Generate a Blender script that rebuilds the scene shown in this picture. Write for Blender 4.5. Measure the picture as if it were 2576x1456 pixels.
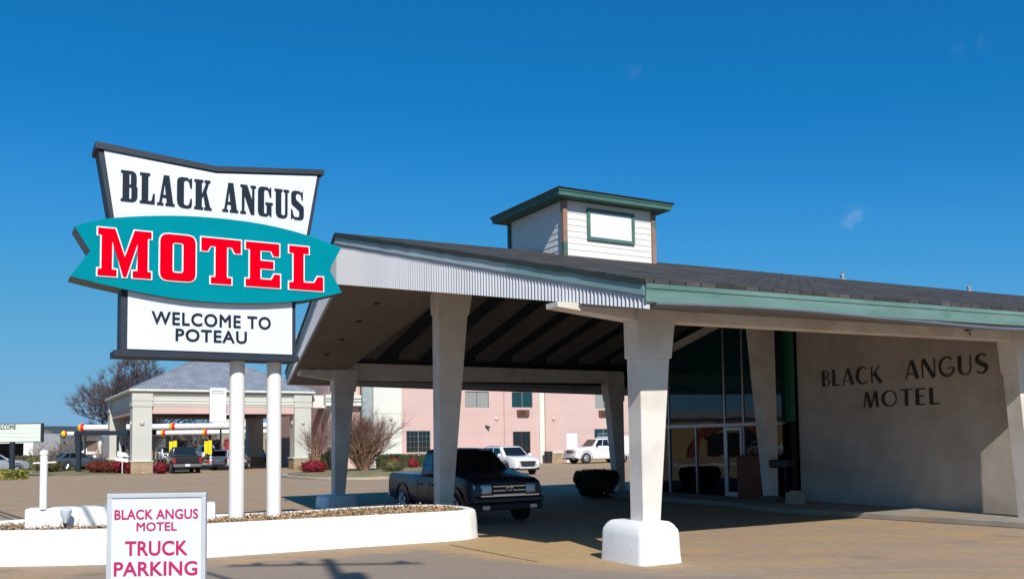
import bpy, bmesh, math, random
from math import sin, cos, pi, radians, atan2, hypot, sqrt
from mathutils import Vector, Matrix
for o in list(bpy.data.objects): bpy.data.objects.remove(o)
sc = bpy.context.scene
COL = sc.collection

# ------------------------------------------------------------------ camera
cam = bpy.data.cameras.new("camera"); camo = bpy.data.objects.new("camera", cam); COL.objects.link(camo)
cam.sensor_width = 36; cam.lens = 36 * 2300 / 2576
cam.clip_start = .1; cam.clip_end = 9000
cam.shift_y = 235 / 2576
P, RL = radians(3.6), 0.0134
fw = Vector((0, cos(P), sin(P))); u0 = Vector((0, -sin(P), cos(P))); r0 = Vector((1, 0, 0))
Rv = r0 * cos(RL) - u0 * sin(RL); Uv = r0 * sin(RL) + u0 * cos(RL)
camo.matrix_world = Matrix(((Rv.x, Uv.x, -fw.x, 0), (Rv.y, Uv.y, -fw.y, 0), (Rv.z, Uv.z, -fw.z, 2.0), (0, 0, 0, 1)))
sc.camera = camo

# ------------------------------------------------------------------ building axes: v along the ridge, u across
U = Vector((-.4942, .8693, 0)); V = Vector((.8693, .4942, 0))
YAW = atan2(V.y, V.x)
O = Vector((2.10, 15.44, 0))
def W(w, t, z=0.0): return O + V * w + U * t + Vector((0, 0, z))

# ------------------------------------------------------------------ sky, sun, exposure
SUN_EL = radians(38.5)
sh = -(U + V * .245).normalized()                     # horizontal direction towards the sun
sdir = Vector((sh.x * cos(SUN_EL), sh.y * cos(SUN_EL), sin(SUN_EL)))
wd = bpy.data.worlds.new("World"); sc.world = wd; wd.use_nodes = True
nt = wd.node_tree; nt.nodes.clear()
wo = nt.nodes.new('ShaderNodeOutputWorld'); bg = nt.nodes.new('ShaderNodeBackground')
sky = nt.nodes.new('ShaderNodeTexSky'); sky.sky_type = 'NISHITA'; sky.sun_disc = False
sky.sun_elevation = SUN_EL; sky.sun_rotation = atan2(sdir.x, sdir.y)
sky.altitude = 150; sky.air_density = 1.0; sky.dust_density = .35; sky.ozone_density = 2.6
bg.inputs[1].default_value = .12
hs = nt.nodes.new('ShaderNodeHueSaturation'); hs.inputs['Saturation'].default_value = 1.22; hs.inputs['Value'].default_value = 1.0; hs.inputs['Hue'].default_value = .493
nt.links.new(sky.outputs[0], hs.inputs['Color'])
# a few faint wisps of cloud
tc = nt.nodes.new('ShaderNodeTexCoord'); nz = nt.nodes.new('ShaderNodeTexNoise'); nz.inputs['Scale'].default_value = 34; nz.inputs['Detail'].default_value = 6
nt.links.new(tc.outputs['Generated'], nz.inputs['Vector'])
mixc = None; prev = hs.outputs[0]
def wisp(d, rad, amt):
    global prev
    dv = Vector(d).normalized()
    ds = nt.nodes.new('ShaderNodeVectorMath'); ds.operation = 'DISTANCE'; ds.inputs[1].default_value = dv
    nt.links.new(tc.outputs['Generated'], ds.inputs[0])
    mr = nt.nodes.new('ShaderNodeMapRange'); mr.inputs[1].default_value = rad; mr.inputs[2].default_value = 0; mr.inputs[3].default_value = 0; mr.inputs[4].default_value = amt
    nt.links.new(ds.outputs['Value'], mr.inputs[0])
    m2 = nt.nodes.new('ShaderNodeMapRange'); m2.inputs[1].default_value = .46; m2.inputs[2].default_value = .66; mr.interpolation_type = 'SMOOTHERSTEP'
    nt.links.new(nz.outputs['Fac'], m2.inputs[0])
    mu = nt.nodes.new('ShaderNodeMath'); mu.operation = 'MULTIPLY'; nt.links.new(mr.outputs[0], mu.inputs[0]); nt.links.new(m2.outputs[0], mu.inputs[1])
    mx = nt.nodes.new('ShaderNodeMixRGB'); mx.inputs[2].default_value = (6, 6.4, 7, 1)
    nt.links.new(mu.outputs[0], mx.inputs[0]); nt.links.new(prev, mx.inputs[1]); prev = mx.outputs[0]
# film-like response of the sky colour: deeper azure overhead, paler cyan at the horizon
sc1 = nt.nodes.new('ShaderNodeVectorMath'); sc1.operation = 'SCALE'; sc1.inputs['Scale'].default_value = .12
cv = nt.nodes.new('ShaderNodeRGBCurve'); sc2 = nt.nodes.new('ShaderNodeVectorMath'); sc2.operation = 'SCALE'; sc2.inputs['Scale'].default_value = 1 / .12
for ci, pts in enumerate((((0, 0), (.08, .0075), (.11, .011), (.195, .042), (.42, .115), (.855, .195), (1, .22)), ((0, 0), (.227, .168), (.30, .205), (.451, .301), (.7, .38), (1, .43)), ((0, 0), (.456, .462), (.56, .55), (.768, .68), (.93, .67), (1, .68)))):
    c_ = cv.mapping.curves[ci]
    c_.points[0].location = pts[0]; c_.points[1].location = pts[-1]
    for q_ in pts[1:-1]: c_.points.new(*q_)
cv.mapping.update()
nt.links.new(hs.outputs[0], sc1.inputs[0]); nt.links.new(sc1.outputs[0], cv.inputs['Color']); nt.links.new(cv.outputs[0], sc2.inputs[0])
prev = sc2.outputs[0]
wisp((.381, 1, .2430), .02, .3); wisp((.14, 1, .41), .014, .06); wisp((.52, 1, .44), .022, .07)
nt.links.new(prev, bg.inputs[0]); nt.links.new(bg.outputs[0], wo.inputs[0])
sl = bpy.data.lights.new("sun", 'SUN'); sl.energy = 5.0; sl.angle = radians(.53); sl.color = (1, .955, .89)
slo = bpy.data.objects.new("sun", sl); COL.objects.link(slo); slo.location = (20, -40, 60)
slo.rotation_euler = sdir.to_track_quat('Z', 'Y').to_euler()
sc.view_settings.view_transform = 'Standard'; sc.view_settings.look = 'None'; sc.view_settings.gamma = 1
sc.view_settings.exposure = 0.0
sc.cycles.max_bounces = 8; sc.cycles.diffuse_bounces = 4

# ------------------------------------------------------------------ materials
def c8(r, g, b):
    f = lambda x: ((x / 255 + .055) / 1.055) ** 2.4 if x > 10 else x / 255 / 12.92
    return (f(r), f(g), f(b), 1)
MATS = {}
def mat(name, col, rough=.7, metal=0.0, var=.12, scale=3.0, bump=0.0, bscale=40.0, spec=.5, coat=0.0, col2=None, c2scale=1.0, c2lo=.45, c2hi=.62, stretch=None, emit=None, speck=0.0, sscale=30.0):
    if name in MATS: return MATS[name]
    m = bpy.data.materials.new(name); m.use_nodes = True; n = m.node_tree.nodes; L = m.node_tree.links
    b = n['Principled BSDF']; b.inputs['Roughness'].default_value = rough; b.inputs['Metallic'].default_value = metal
    b.inputs['Specular IOR Level'].default_value = spec; b.inputs['Coat Weight'].default_value = coat
    t = n.new('ShaderNodeTexCoord'); mp = n.new('ShaderNodeMapping'); L.new(t.outputs['Object'], mp.inputs[0])
    if stretch: mp.inputs['Scale'].default_value = stretch
    nz = n.new('ShaderNodeTexNoise'); nz.inputs['Scale'].default_value = scale; nz.inputs['Detail'].default_value = 6; L.new(mp.outputs[0], nz.inputs['Vector'])
    mr = n.new('ShaderNodeMapRange'); mr.inputs[1].default_value = .3; mr.inputs[2].default_value = .7; mr.inputs[3].default_value = 1 - var; mr.inputs[4].default_value = 1 + var
    L.new(nz.outputs['Fac'], mr.inputs[0])
    src = None
    if col2 is not None:
        n2 = n.new('ShaderNodeTexNoise'); n2.inputs['Scale'].default_value = c2scale; n2.inputs['Detail'].default_value = 5; L.new(mp.outputs[0], n2.inputs['Vector'])
        r2 = n.new('ShaderNodeMapRange'); r2.inputs[1].default_value = c2lo; r2.inputs[2].default_value = c2hi; L.new(n2.outputs['Fac'], r2.inputs[0])
        mx = n.new('ShaderNodeMixRGB'); mx.inputs[1].default_value = col; mx.inputs[2].default_value = col2; L.new(r2.outputs[0], mx.inputs[0]); src = mx.outputs[0]
    if speck:
        n4 = n.new('ShaderNodeTexNoise'); n4.inputs['Scale'].default_value = sscale; n4.inputs['Detail'].default_value = 8; n4.inputs['Roughness'].default_value = .75; L.new(t.outputs['Object'], n4.inputs['Vector'])
        r4 = n.new('ShaderNodeMapRange'); r4.inputs[1].default_value = .60; r4.inputs[2].default_value = .72; r4.inputs[3].default_value = 1; r4.inputs[4].default_value = 1 - speck; L.new(n4.outputs['Fac'], r4.inputs[0])
        mm_ = n.new('ShaderNodeMath'); mm_.operation = 'MULTIPLY'; L.new(mr.outputs[0], mm_.inputs[0]); L.new(r4.outputs[0], mm_.inputs[1]); mr = mm_
    vm = n.new('ShaderNodeVectorMath'); vm.operation = 'SCALE'
    if src: L.new(src, vm.inputs[0])
    else: vm.inputs[0].default_value = col[:3]
    L.new(mr.outputs[0], vm.inputs['Scale']); L.new(vm.outputs[0], b.inputs['Base Color'])
    if bump:
        n3 = n.new('ShaderNodeTexNoise'); n3.inputs['Scale'].default_value = bscale; n3.inputs['Detail'].default_value = 4; L.new(mp.outputs[0], n3.inputs['Vector'])
        bp = n.new('ShaderNodeBump'); bp.inputs['Strength'].default_value = bump; bp.inputs['Distance'].default_value = .02
        L.new(n3.outputs['Fac'], bp.inputs['Height']); L.new(bp.outputs[0], b.inputs['Normal'])
    if emit: b.inputs['Emission Color'].default_value = emit[:4]; b.inputs['Emission Strength'].default_value = emit[4]
    MATS[name] = m; return m
def brickmat(name, c1, c2, mortar, sx, sy, msize=.02, rough=.9, axes='xz', var=.15, offs=.5):
    if name in MATS: return MATS[name]
    m = bpy.data.materials.new(name); m.use_nodes = True; n = m.node_tree.nodes; L = m.node_tree.links
    b = n['Principled BSDF']; b.inputs['Roughness'].default_value = rough; b.inputs['Specular IOR Level'].default_value = .25
    t = n.new('ShaderNodeTexCoord'); sep = n.new('ShaderNodeSeparateXYZ'); cb = n.new('ShaderNodeCombineXYZ'); L.new(t.outputs['Object'], sep.inputs[0])
    ax = {'x': 0, 'y': 1, 'z': 2}
    if axes == 'hz':
        ad = n.new('ShaderNodeMath'); L.new(sep.outputs[0], ad.inputs[0]); L.new(sep.outputs[1], ad.inputs[1]); L.new(ad.outputs[0], cb.inputs[0]); L.new(sep.outputs[2], cb.inputs[1])
    else:
        L.new(sep.outputs[ax[axes[0]]], cb.inputs[0]); L.new(sep.outputs[ax[axes[1]]], cb.inputs[1])
    br = n.new('ShaderNodeTexBrick'); br.inputs['Scale'].default_value = 1; br.inputs['Brick Width'].default_value = sx; br.inputs['Row Height'].default_value = sy
    br.inputs['Mortar Size'].default_value = msize; br.inputs['Color1'].default_value = c1; br.inputs['Color2'].default_value = c2; br.inputs['Mortar'].default_value = mortar; br.offset = offs
    L.new(cb.outputs[0], br.inputs['Vector'])
    nz = n.new('ShaderNodeTexNoise'); nz.inputs['Scale'].default_value = 1.3; nz.inputs['Detail'].default_value = 8; L.new(t.outputs['Object'], nz.inputs['Vector'])
    mr = n.new('ShaderNodeMapRange'); mr.inputs[1].default_value = .3; mr.inputs[2].default_value = .7; mr.inputs[3].default_value = 1 - var; mr.inputs[4].default_value = 1 + var; L.new(nz.outputs['Fac'], mr.inputs[0])
    vm = n.new('ShaderNodeVectorMath'); vm.operation = 'SCALE'; L.new(br.outputs['Color'], vm.inputs[0]); L.new(mr.outputs[0], vm.inputs['Scale']); L.new(vm.outputs[0], b.inputs['Base Color'])
    bp = n.new('ShaderNodeBump'); bp.inputs['Strength'].default_value = .5; bp.inputs['Distance'].default_value = .02; L.new(br.outputs['Fac'], bp.inputs['Height']); bp.invert = True
    L.new(bp.outputs[0], b.inputs['Normal'])
    MATS[name] = m; return m

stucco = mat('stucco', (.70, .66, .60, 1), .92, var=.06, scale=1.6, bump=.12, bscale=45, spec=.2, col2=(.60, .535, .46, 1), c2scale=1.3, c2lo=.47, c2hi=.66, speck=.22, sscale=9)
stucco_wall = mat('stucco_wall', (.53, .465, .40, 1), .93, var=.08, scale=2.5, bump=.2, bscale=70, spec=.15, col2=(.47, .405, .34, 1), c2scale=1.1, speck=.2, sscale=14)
whitepaint = mat('white_masonry_paint', (.83, .83, .81, 1), .8, var=.03, scale=3, bump=.18, bscale=18, spec=.3, col2=(.68, .65, .59, 1), c2scale=1.6, c2lo=.58, c2hi=.8, speck=.3, sscale=7)
whitemetal = mat('white_metal', (.80, .80, .78, 1), .45, var=.03, scale=4)
navy = mat('navy_metal', c8(24, 38, 52), .6, var=.12, scale=3)
signwhite = mat('sign_white', (.70, .73, .80, 1), .35, var=.015, scale=.8, spec=.4)
teal = mat('teal_sign_paint', (.0, .235, .29, 1), .7, var=.05, scale=2, spec=.02)
red = mat('red_letter', (.74, .0, .012, 1), .7, var=.03, spec=.0)
white = mat('white_letter', (.86, .86, .86, 1), .5, var=.02)
ink = mat('navy_letter', c8(20, 34, 48), .6, var=.05, spec=.2)
magenta = mat('magenta_vinyl', c8(184, 40, 96), .6, var=.03, spec=.2)
greentrim = mat('green_trim', c8(100, 130, 124), .65, var=.12, scale=2.2, stretch=(.6, .6, 3), col2=c8(82, 116, 108), c2scale=1.4, spec=.3)
greytrim = mat('pale_trim', c8(158, 176, 182), .55, var=.08, scale=1.5)
darkgreen = mat('dark_green_trim', c8(38, 52, 48), .65, var=.2, scale=3)
corr = mat('corrugated_metal', c8(196, 197, 201), .5, metal=.0, var=.05, scale=.7, stretch=(2, 2, .3))
shingle = brickmat('asphalt_shingle', (.040, .038, .037, 1), (.088, .080, .074, 1), (.020, .019, .018, 1), .30, .14, .014, axes='xy', var=.3)
greyshingle = brickmat('grey_shingle', (.22, .25, .30, 1), (.29, .32, .37, 1), (.13, .14, .17, 1), .5, .22, .03, axes='xy', var=.12)
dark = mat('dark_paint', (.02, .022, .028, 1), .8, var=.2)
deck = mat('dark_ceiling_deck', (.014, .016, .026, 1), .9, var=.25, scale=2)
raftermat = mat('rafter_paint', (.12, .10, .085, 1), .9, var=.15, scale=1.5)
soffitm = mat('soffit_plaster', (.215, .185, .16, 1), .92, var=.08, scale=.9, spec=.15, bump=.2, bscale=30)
alum = mat('aluminium', (.42, .43, .46, 1), .4, metal=.6, var=.05)
blackm = mat('black_metal', (.012, .013, .016, 1), .45, var=.1)
siding = mat('siding_paint', (.74, .71, .66, 1), .75, var=.04, scale=2)
wood = mat('weathered_wood', c8(150, 112, 92), .85, var=.2, scale=4, stretch=(4, 4, .6))
pink = mat('pink_stucco', (.60, .425, .385, 1), .9, var=.04, scale=.6, spec=.2)
cream = mat('cream_stucco', (.55, .54, .48, 1), .9, var=.04, scale=.6, spec=.2)
offwhite = mat('off_white_stucco', c8(216, 216, 206), .9, var=.04, scale=.6, spec=.2)
stone = brickmat('stone_veneer', c8(186, 164, 132), c8(166, 144, 114), c8(140, 122, 100), .34, .14, .02, axes='hz', var=.15)
def glassmat(name, base, spec=.5, rough=.015, wav=0.0):
    m = mat(name, base, rough, var=.0, spec=spec)
    b = m.node_tree.nodes['Principled BSDF']; b.inputs['IOR'].default_value = 1.52
    if wav:
        n = m.node_tree.nodes; L = m.node_tree.links
        t = n.new('ShaderNodeTexCoord'); z = n.new('ShaderNodeTexNoise'); z.inputs['Scale'].default_value = .9; z.inputs['Detail'].default_value = 1
        L.new(t.outputs['Object'], z.inputs['Vector']); bp = n.new('ShaderNodeBump'); bp.inputs['Strength'].default_value = wav; bp.inputs['Distance'].default_value = .03
        L.new(z.outputs['Fac'], bp.inputs['Height']); L.new(bp.outputs[0], b.inputs['Normal'])
    return m
tealglass = glassmat('teal_tinted_glass', (.010, .048, .055, 1), wav=.05)
greenglass = glassmat('green_glass', (.012, .13, .065, 1))
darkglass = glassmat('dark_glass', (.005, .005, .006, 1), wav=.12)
carglass = glassmat('car_glass', (.008, .011, .013, 1), spec=.8)
curtainglass = glassmat('curtained_glass', (.30, .31, .28, 1), rough=.1)
rubber = mat('tyre_rubber', (.018, .018, .019, 1), .85, var=.1)
rimm = mat('wheel_alloy', (.45, .46, .48, 1), .3, metal=.8, var=.03)
chrome = mat('chrome', (.62, .63, .65, 1), .15, metal=1.0, var=.02)
lampglass = mat('headlight_lens', (.5, .52, .55, 1), .12, var=.05, spec=.8, metal=.3)
redlens = mat('tail_lens', (.4, .01, .015, 1), .2, var=.05)
plastic = mat('black_plastic', (.02, .02, .021, 1), .6, var=.1)
def paint(name, col, rough=.28, metal=.0): return mat(name, col, rough, metal=metal, var=.02, coat=.8, spec=.5)

# ------------------------------------------------------------------ mesh helpers
class MB:
    def __init__(s): s.v = []; s.f = []; s.m = []
    def add(s, vs, fs, mi=0):
        k = len(s.v); s.v += [tuple(p) for p in vs]; s.f += [tuple(i + k for i in f) for f in fs]; s.m += [mi] * len(fs); return s
    def box(s, x0, x1, y0, y1, z0, z1, mi=0):
        return s.add([(x0, y0, z0), (x1, y0, z0), (x1, y1, z0), (x0, y1, z0), (x0, y0, z1), (x1, y0, z1), (x1, y1, z1), (x0, y1, z1)],
                     [(0, 3, 2, 1), (4, 5, 6, 7), (0, 1, 5, 4), (1, 2, 6, 5), (2, 3, 7, 6), (3, 0, 4, 7)], mi)
    def hexa(s, b, t, mi=0):   # bottom and top rings of equal length, CCW seen from above
        n = len(b)
        return s.add(list(b) + list(t), [tuple(range(n - 1, -1, -1)), tuple(range(n, 2 * n))] + [(i, (i + 1) % n, n + (i + 1) % n, n + i) for i in range(n)], mi)
    def prism(s, poly, z0, z1, mi=0):
        return s.hexa([(x, y, z0) for x, y in poly], [(x, y, z1) for x, y in poly], mi)
    def loft(s, rings, mi=0, caps=True, close=True):
        n = len(rings[0]); vs = [p for r in rings for p in r]; fs = []
        for k in range(len(rings) - 1):
            for i in range(n if close else n - 1):
                j = (i + 1) % n; fs.append((k * n + i, k * n + j, (k + 1) * n + j, (k + 1) * n + i))
        if caps: fs.append(tuple(range(n - 1, -1, -1))); fs.append(tuple((len(rings) - 1) * n + i for i in range(n)))
        return s.add(vs, fs, mi)
    def tube(s, pts, r, n=8, mi=0, caps=True):
        pts = [Vector(p) for p in pts]; rings = []
        rr = r if isinstance(r, (list, tuple)) else [r] * len(pts)
        for i, p in enumerate(pts):
            d = (pts[min(i + 1, len(pts) - 1)] - pts[max(i - 1, 0)]).normalized()
            a = Vector((0, 0, 1)) if abs(d.z) < .9 else Vector((1, 0, 0))
            e = d.cross(a).normalized(); f = d.cross(e).normalized()
            rings.append([tuple(p + (e * cos(2 * pi * k / n) + f * sin(2 * pi * k / n)) * rr[i]) for k in range(n)])
        return s.loft(rings, mi, caps)
    def disc(s, c, ax, r, h, n=20, mi=0):
        c = Vector(c); ax = Vector(ax).normalized(); return s.tube([c - ax * h / 2, c + ax * h / 2], r, n, mi)
    def sphere(s, c, r, n=12, m=8, mi=0):
        if not isinstance(r, (tuple, list)): r = (r, r, r)
        rings = [[(c[0] + r[0] * sin(pi * (j + .01) / (m + .02)) * cos(2 * pi * k / n), c[1] + r[1] * sin(pi * (j + .01) / (m + .02)) * sin(2 * pi * k / n), c[2] - r[2] * cos(pi * (j + .01) / (m + .02))) for k in range(n)] for j in range(m + 1)]
        return s.loft(rings, mi)
    def build(s, name, mats, parent=None, smooth=None, bevel=0.0, segs=2, loc=None, rotz=None):
        me = bpy.data.meshes.new(name); me.from_pydata(s.v, [], s.f)
        if not isinstance(mats, (list, tuple)): mats = [mats]
        for m in mats: me.materials.append(m)
        me.polygons.foreach_set('material_index', s.m)
        bm = bmesh.new(); bm.from_mesh(me)
        if len(s.v) < 60000: bmesh.ops.recalc_face_normals(bm, faces=bm.faces)
        if bevel:
            es = [e for e in bm.edges if len(e.link_faces) == 2 and e.calc_face_angle(0) > radians(25)]
            bmesh.ops.bevel(bm, geom=es, offset=bevel, segments=segs, affect='EDGES', profile=.5)
        bm.to_mesh(me); bm.free()
        if smooth is not None:
            me.polygons.foreach_set('use_smooth', [True] * len(me.polygons)); me.set_sharp_from_angle(angle=radians(smooth))
        o = bpy.data.objects.new(name, me); COL.objects.link(o)
        if parent: o.parent = parent
        if loc is not None: o.location = loc
        if rotz is not None: o.rotation_euler = (0, 0, rotz)
        return o
def tag(o, label=None, cat=None, group=None, kind=None):
    if label: o['label'] = label
    if cat: o['category'] = cat
    if group: o['group'] = group
    if kind: o['kind'] = kind
    return o
def thing(name, label, cat, loc=(0, 0, 0), rotz=0.0, group=None):
    o = bpy.data.objects.new(name, None); COL.objects.link(o); o.location = loc; o.rotation_euler = (0, 0, rotz)
    return tag(o, label, cat, group)
def copy_tree(o, parent=None):
    c = o.copy(); COL.objects.link(c)
    if parent: c.parent = parent
    for ch in list(o.children): copy_tree(ch, c)
    return c

# ---- flat shapes with holes: loops in (x, z), front faces -y
def rnd(P, n=5):
    out = []; N = len(P)
    for i, p in enumerate(P):
        if len(p) < 3 or p[2] <= 0: out.append((p[0], p[1])); continue
        a = Vector(P[i - 1][:2]); b = Vector(p[:2]); c = Vector(P[(i + 1) % N][:2])
        d1 = (a - b); d2 = (c - b); l1 = d1.length; l2 = d2.length; d1.normalize(); d2.normalize()
        ang = d1.angle(d2); tl = min(p[2] / math.tan(ang / 2), l1 * .49, l2 * .49)
        s, e = b + d1 * tl, b + d2 * tl
        for k in range(n + 1):
            q = k / n; out.append(tuple((1 - q) ** 2 * s + 2 * q * (1 - q) * b + q * q * e))
    return out
def area(L): return sum(L[i - 1][0] * L[i][1] - L[i][0] * L[i - 1][1] for i in range(len(L))) / 2
def offset(L, d):     # d > 0 grows a CCW loop
    if area(L) < 0: L = L[::-1]
    out = []; N = len(L)
    for i in range(N):
        a, b, c = Vector(L[i - 1]), Vector(L[i]), Vector(L[(i + 1) % N])
        e1 = (b - a); e2 = (c - b)
        if e1.length < 1e-6 or e2.length < 1e-6: continue
        e1.normalize(); e2.normalize(); n1 = Vector((e1.y, -e1.x)); n2 = Vector((e2.y, -e2.x))
        m = n1 + n2
        if m.length < .3: m = n1
        m.normalize(); k = min(1 / max(.4, m.dot(n1)), 2.2)
        out.append(tuple(b + m * d * k))
    return out
def shape(mb, loops, y0, y1, mi=0):
    from mathutils.geometry import tessellate_polygon
    loops = [[q for k, q in enumerate(L) if (Vector(q) - Vector(L[k - 1])).length > 1e-5] for L in loops]
    flat = [q for L in loops for q in L]; n = len(flat)
    tris = tessellate_polygon([[Vector((x, z, 0)) for x, z in L] for L in loops])
    V3 = [(x, y0, z) for x, z in flat] + [(x, y1, z) for x, z in flat]
    F3 = [tuple(t_) for t_ in tris] + [tuple(i + n for i in t_[::-1]) for t_ in tris]
    k = 0
    for L in loops:
        m_ = len(L)
        for i in range(m_): a, b = k + (i - 1) % m_, k + i; F3.append((a, b, b + n, a + n))
        k += m_
    mb.add(V3, F3, mi)
def text_mesh(body, size, extrude, off=0.0, spacing=1.0, align='CENTER', xs=1.0):
    cu = bpy.data.curves.new('t', 'FONT'); cu.body = body; cu.size = size; cu.extrude = extrude; cu.offset = off
    cu.align_x = align; cu.space_character = spacing; cu.resolution_u = 4
    o = bpy.data.objects.new('t', cu); COL.objects.link(o)
    dg = bpy.context.evaluated_depsgraph_get(); me = bpy.data.meshes.new_from_object(o.evaluated_get(dg))
    bpy.data.objects.remove(o)
    return me
def text(name, body, m, parent, loc, size, width=None, height=None, ext=.01, off=0.0, spacing=1.0, rotz=0.0, align='CENTER'):
    """letters standing upright, reading left to right along +x, facing -y"""
    me = text_mesh(body, size, ext, 0, spacing, 'LEFT')
    if off:
        base_v = [v.co.copy() for v in me.vertices]; fcs = [tuple(p_.vertices) for p_ in me.polygons]; mb = MB()
        for k_ in range(9):
            dx, dy = (0, 0) if k_ == 8 else (off * cos(k_ * pi / 4), off * sin(k_ * pi / 4))
            mb.add([(c_.x + dx, c_.y + dy, c_.z - k_ * ext * .04) for c_ in base_v], fcs)
        me = bpy.data.meshes.new(name); me.from_pydata(mb.v, [], mb.f)
    xs = [v.co.x for v in me.vertices]; ys = [v.co.y for v in me.vertices]
    x0, x1, y0, y1 = min(xs), max(xs), min(ys), max(ys)
    sx = width / (x1 - x0) if width else 1; sy = height / (y1 - y0) if height else sx
    for v in me.vertices:
        x, y, z = v.co; v.co = ((x - (x0 + x1) / 2) * sx, -z, (y - y0) * sy)
    me.materials.clear(); me.materials.append(m)
    o = bpy.data.objects.new(name, me); COL.objects.link(o); o.parent = parent; o.location = loc; o.rotation_euler = (0, 0, rotz)
    return o

# ------------------------------------------------------------------ ground and setting
def groundmat():
    m = bpy.data.materials.new('worn_paving'); m.use_nodes = True; n = m.node_tree.nodes; L = m.node_tree.links
    b = n['Principled BSDF']; b.inputs['Roughness'].default_value = .9; b.inputs['Specular IOR Level'].default_value = .2
    t = n.new('ShaderNodeTexCoord')
    def noise(sc_, det=6, mpv=None, dist=0):
        z = n.new('ShaderNodeTexNoise'); z.inputs['Scale'].default_value = sc_; z.inputs['Detail'].default_value = det; z.inputs['Distortion'].default_value = dist
        if mpv:
            mp = n.new('ShaderNodeMapping'); mp.inputs['Scale'].default_value = mpv[:3]; mp.inputs['Rotation'].default_value = (0, 0, mpv[3]); L.new(t.outputs['Object'], mp.inputs[0]); L.new(mp.outputs[0], z.inputs['Vector'])
        else: L.new(t.outputs['Object'], z.inputs['Vector'])
        return z.outputs['Fac']
    def rmp(f, lo, hi, a=0, c=1):
        r = n.new('ShaderNodeMapRange'); r.inputs[1].default_value = lo; r.inputs[2].default_value = hi; r.inputs[3].default_value = a; r.inputs[4].default_value = c; L.new(f, r.inputs[0]); return r.outputs[0]
    def mix(f, a, c):
        x = n.new('ShaderNodeMixRGB'); L.new(f, x.inputs[0])
        for i, q in ((1, a), (2, c)):
            if isinstance(q, tuple): x.inputs[i].default_value = q
            else: L.new(q, x.inputs[i])
        return x.outputs[0]
    base = mix(rmp(noise(.22, 5, (1, 2.6, 1, .35)), .42, .6), (.40, .285, .18, 1), (.35, .26, .19, 1))
    base = mix(rmp(noise(.5, 6, (1, 4, 1, .5), 1.2), .5, .68), base, (.46, .295, .14, 1))
    base = mix(rmp(noise(.9, 6, (1, 3.2, 1, .45), .8), .55, .72, 0, .65), base, (.27, .225, .19, 1))
    base = mix(rmp(noise(2.4, 8, (1, 1.6, 1, .4)), .56, .74, 0, .5), base, (.43, .325, .22, 1))
    vo = n.new('ShaderNodeTexVoronoi'); vo.feature = 'DISTANCE_TO_EDGE'; vo.inputs['Scale'].default_value = .16; vo.inputs['Randomness'].default_value = .85
    ds = n.new('ShaderNodeMixRGB'); ds.inputs[0].default_value = .06; L.new(t.outputs['Object'], ds.inputs[1]);
    nn = n.new('ShaderNodeTexNoise'); nn.inputs['Scale'].default_value = 1.2; L.new(t.outputs['Object'], nn.inputs['Vector']); L.new(nn.outputs['Color'], ds.inputs[2]); L.new(ds.outputs[0], vo.inputs['Vector'])
    base = mix(rmp(vo.outputs['Distance'], .0, .0016, .35, 0), base, (.13, .10, .075, 1))
    # newer grey-brown asphalt laid in front of the tan concrete apron
    sx = n.new('ShaderNodeSeparateXYZ'); L.new(t.outputs['Object'], sx.inputs[0])
    def lin(a, b_, c_):
        m1 = n.new('ShaderNodeMath'); m1.operation = 'MULTIPLY_ADD'; L.new(sx.outputs[0], m1.inputs[0]); m1.inputs[1].default_value = a; m1.inputs[2].default_value = c_
        m2 = n.new('ShaderNodeMath'); m2.operation = 'MULTIPLY_ADD'; L.new(sx.outputs[1], m2.inputs[0]); m2.inputs[1].default_value = b_; L.new(m1.outputs[0], m2.inputs[2]); return m2.outputs[0]
    def op(k, a, b_):
        m1 = n.new('ShaderNodeMath'); m1.operation = k; L.new(a, m1.inputs[0]); L.new(b_, m1.inputs[1]); return m1.outputs[0]
    dA = lin(.506, -.863, .506 * 1.7 + .863 * 17.28); dB = lin(-.716, -.698, -.716 * 1.7 + .698 * 17.28); dC = lin(-.384, -.923, .384 * 1.26 + .923 * 14.24)
    msk = op('ADD', op('MINIMUM', dA, op('MAXIMUM', dB, dC)), rmp(noise(1.1, 7, (1, 2.5, 1, .3)), .3, .7, -.35, .25))
    dd_ = n.new('ShaderNodeVectorMath'); dd_.operation = 'DISTANCE'; L.new(t.outputs['Object'], dd_.inputs[0]); dd_.inputs[1].default_value = (.2, 17.0, 0)
    base = mix(rmp(op('ADD', dd_.outputs['Value'], rmp(noise(.8, 6), .3, .7, -.8, .8)), 1.2, 3.4, .75, 0), base, (.50, .335, .16, 1))
    base = mix(rmp(msk, -.05, .3, 0, .82), base, (.285, .232, .19, 1))
    v2 = n.new('ShaderNodeTexVoronoi'); v2.inputs['Scale'].default_value = .55; L.new(ds.outputs[0], v2.inputs['Vector'])
    base = mix(rmp(v2.outputs['Distance'], .05, .2, .5, 0), base, (.16, .13, .105, 1))
    base = mix(rmp(noise(9, 8), .6, .72, 0, .35), base, (.52, .42, .31, 1))
    base = mix(rmp(noise(3.5, 9, (1, 2.2, 1, .3)), .55, .66, 0, .4), base, (.24, .185, .14, 1))
    base = mix(rmp(noise(22, 8), .62, .7, 0, .5), base, (.15, .115, .09, 1))
    sp = noise(55, 3); vm = n.new('ShaderNodeVectorMath'); vm.operation = 'SCALE'; L.new(base, vm.inputs[0]); L.new(rmp(sp, .3, .7, .86, 1.12), vm.inputs['Scale'])
    L.new(vm.outputs[0], b.inputs['Base Color'])
    bp = n.new('ShaderNodeBump'); bp.inputs['Strength'].default_value = .35; bp.inputs['Distance'].default_value = .01; L.new(sp, bp.inputs['Height']); L.new(bp.outputs[0], b.inputs['Normal'])
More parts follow.
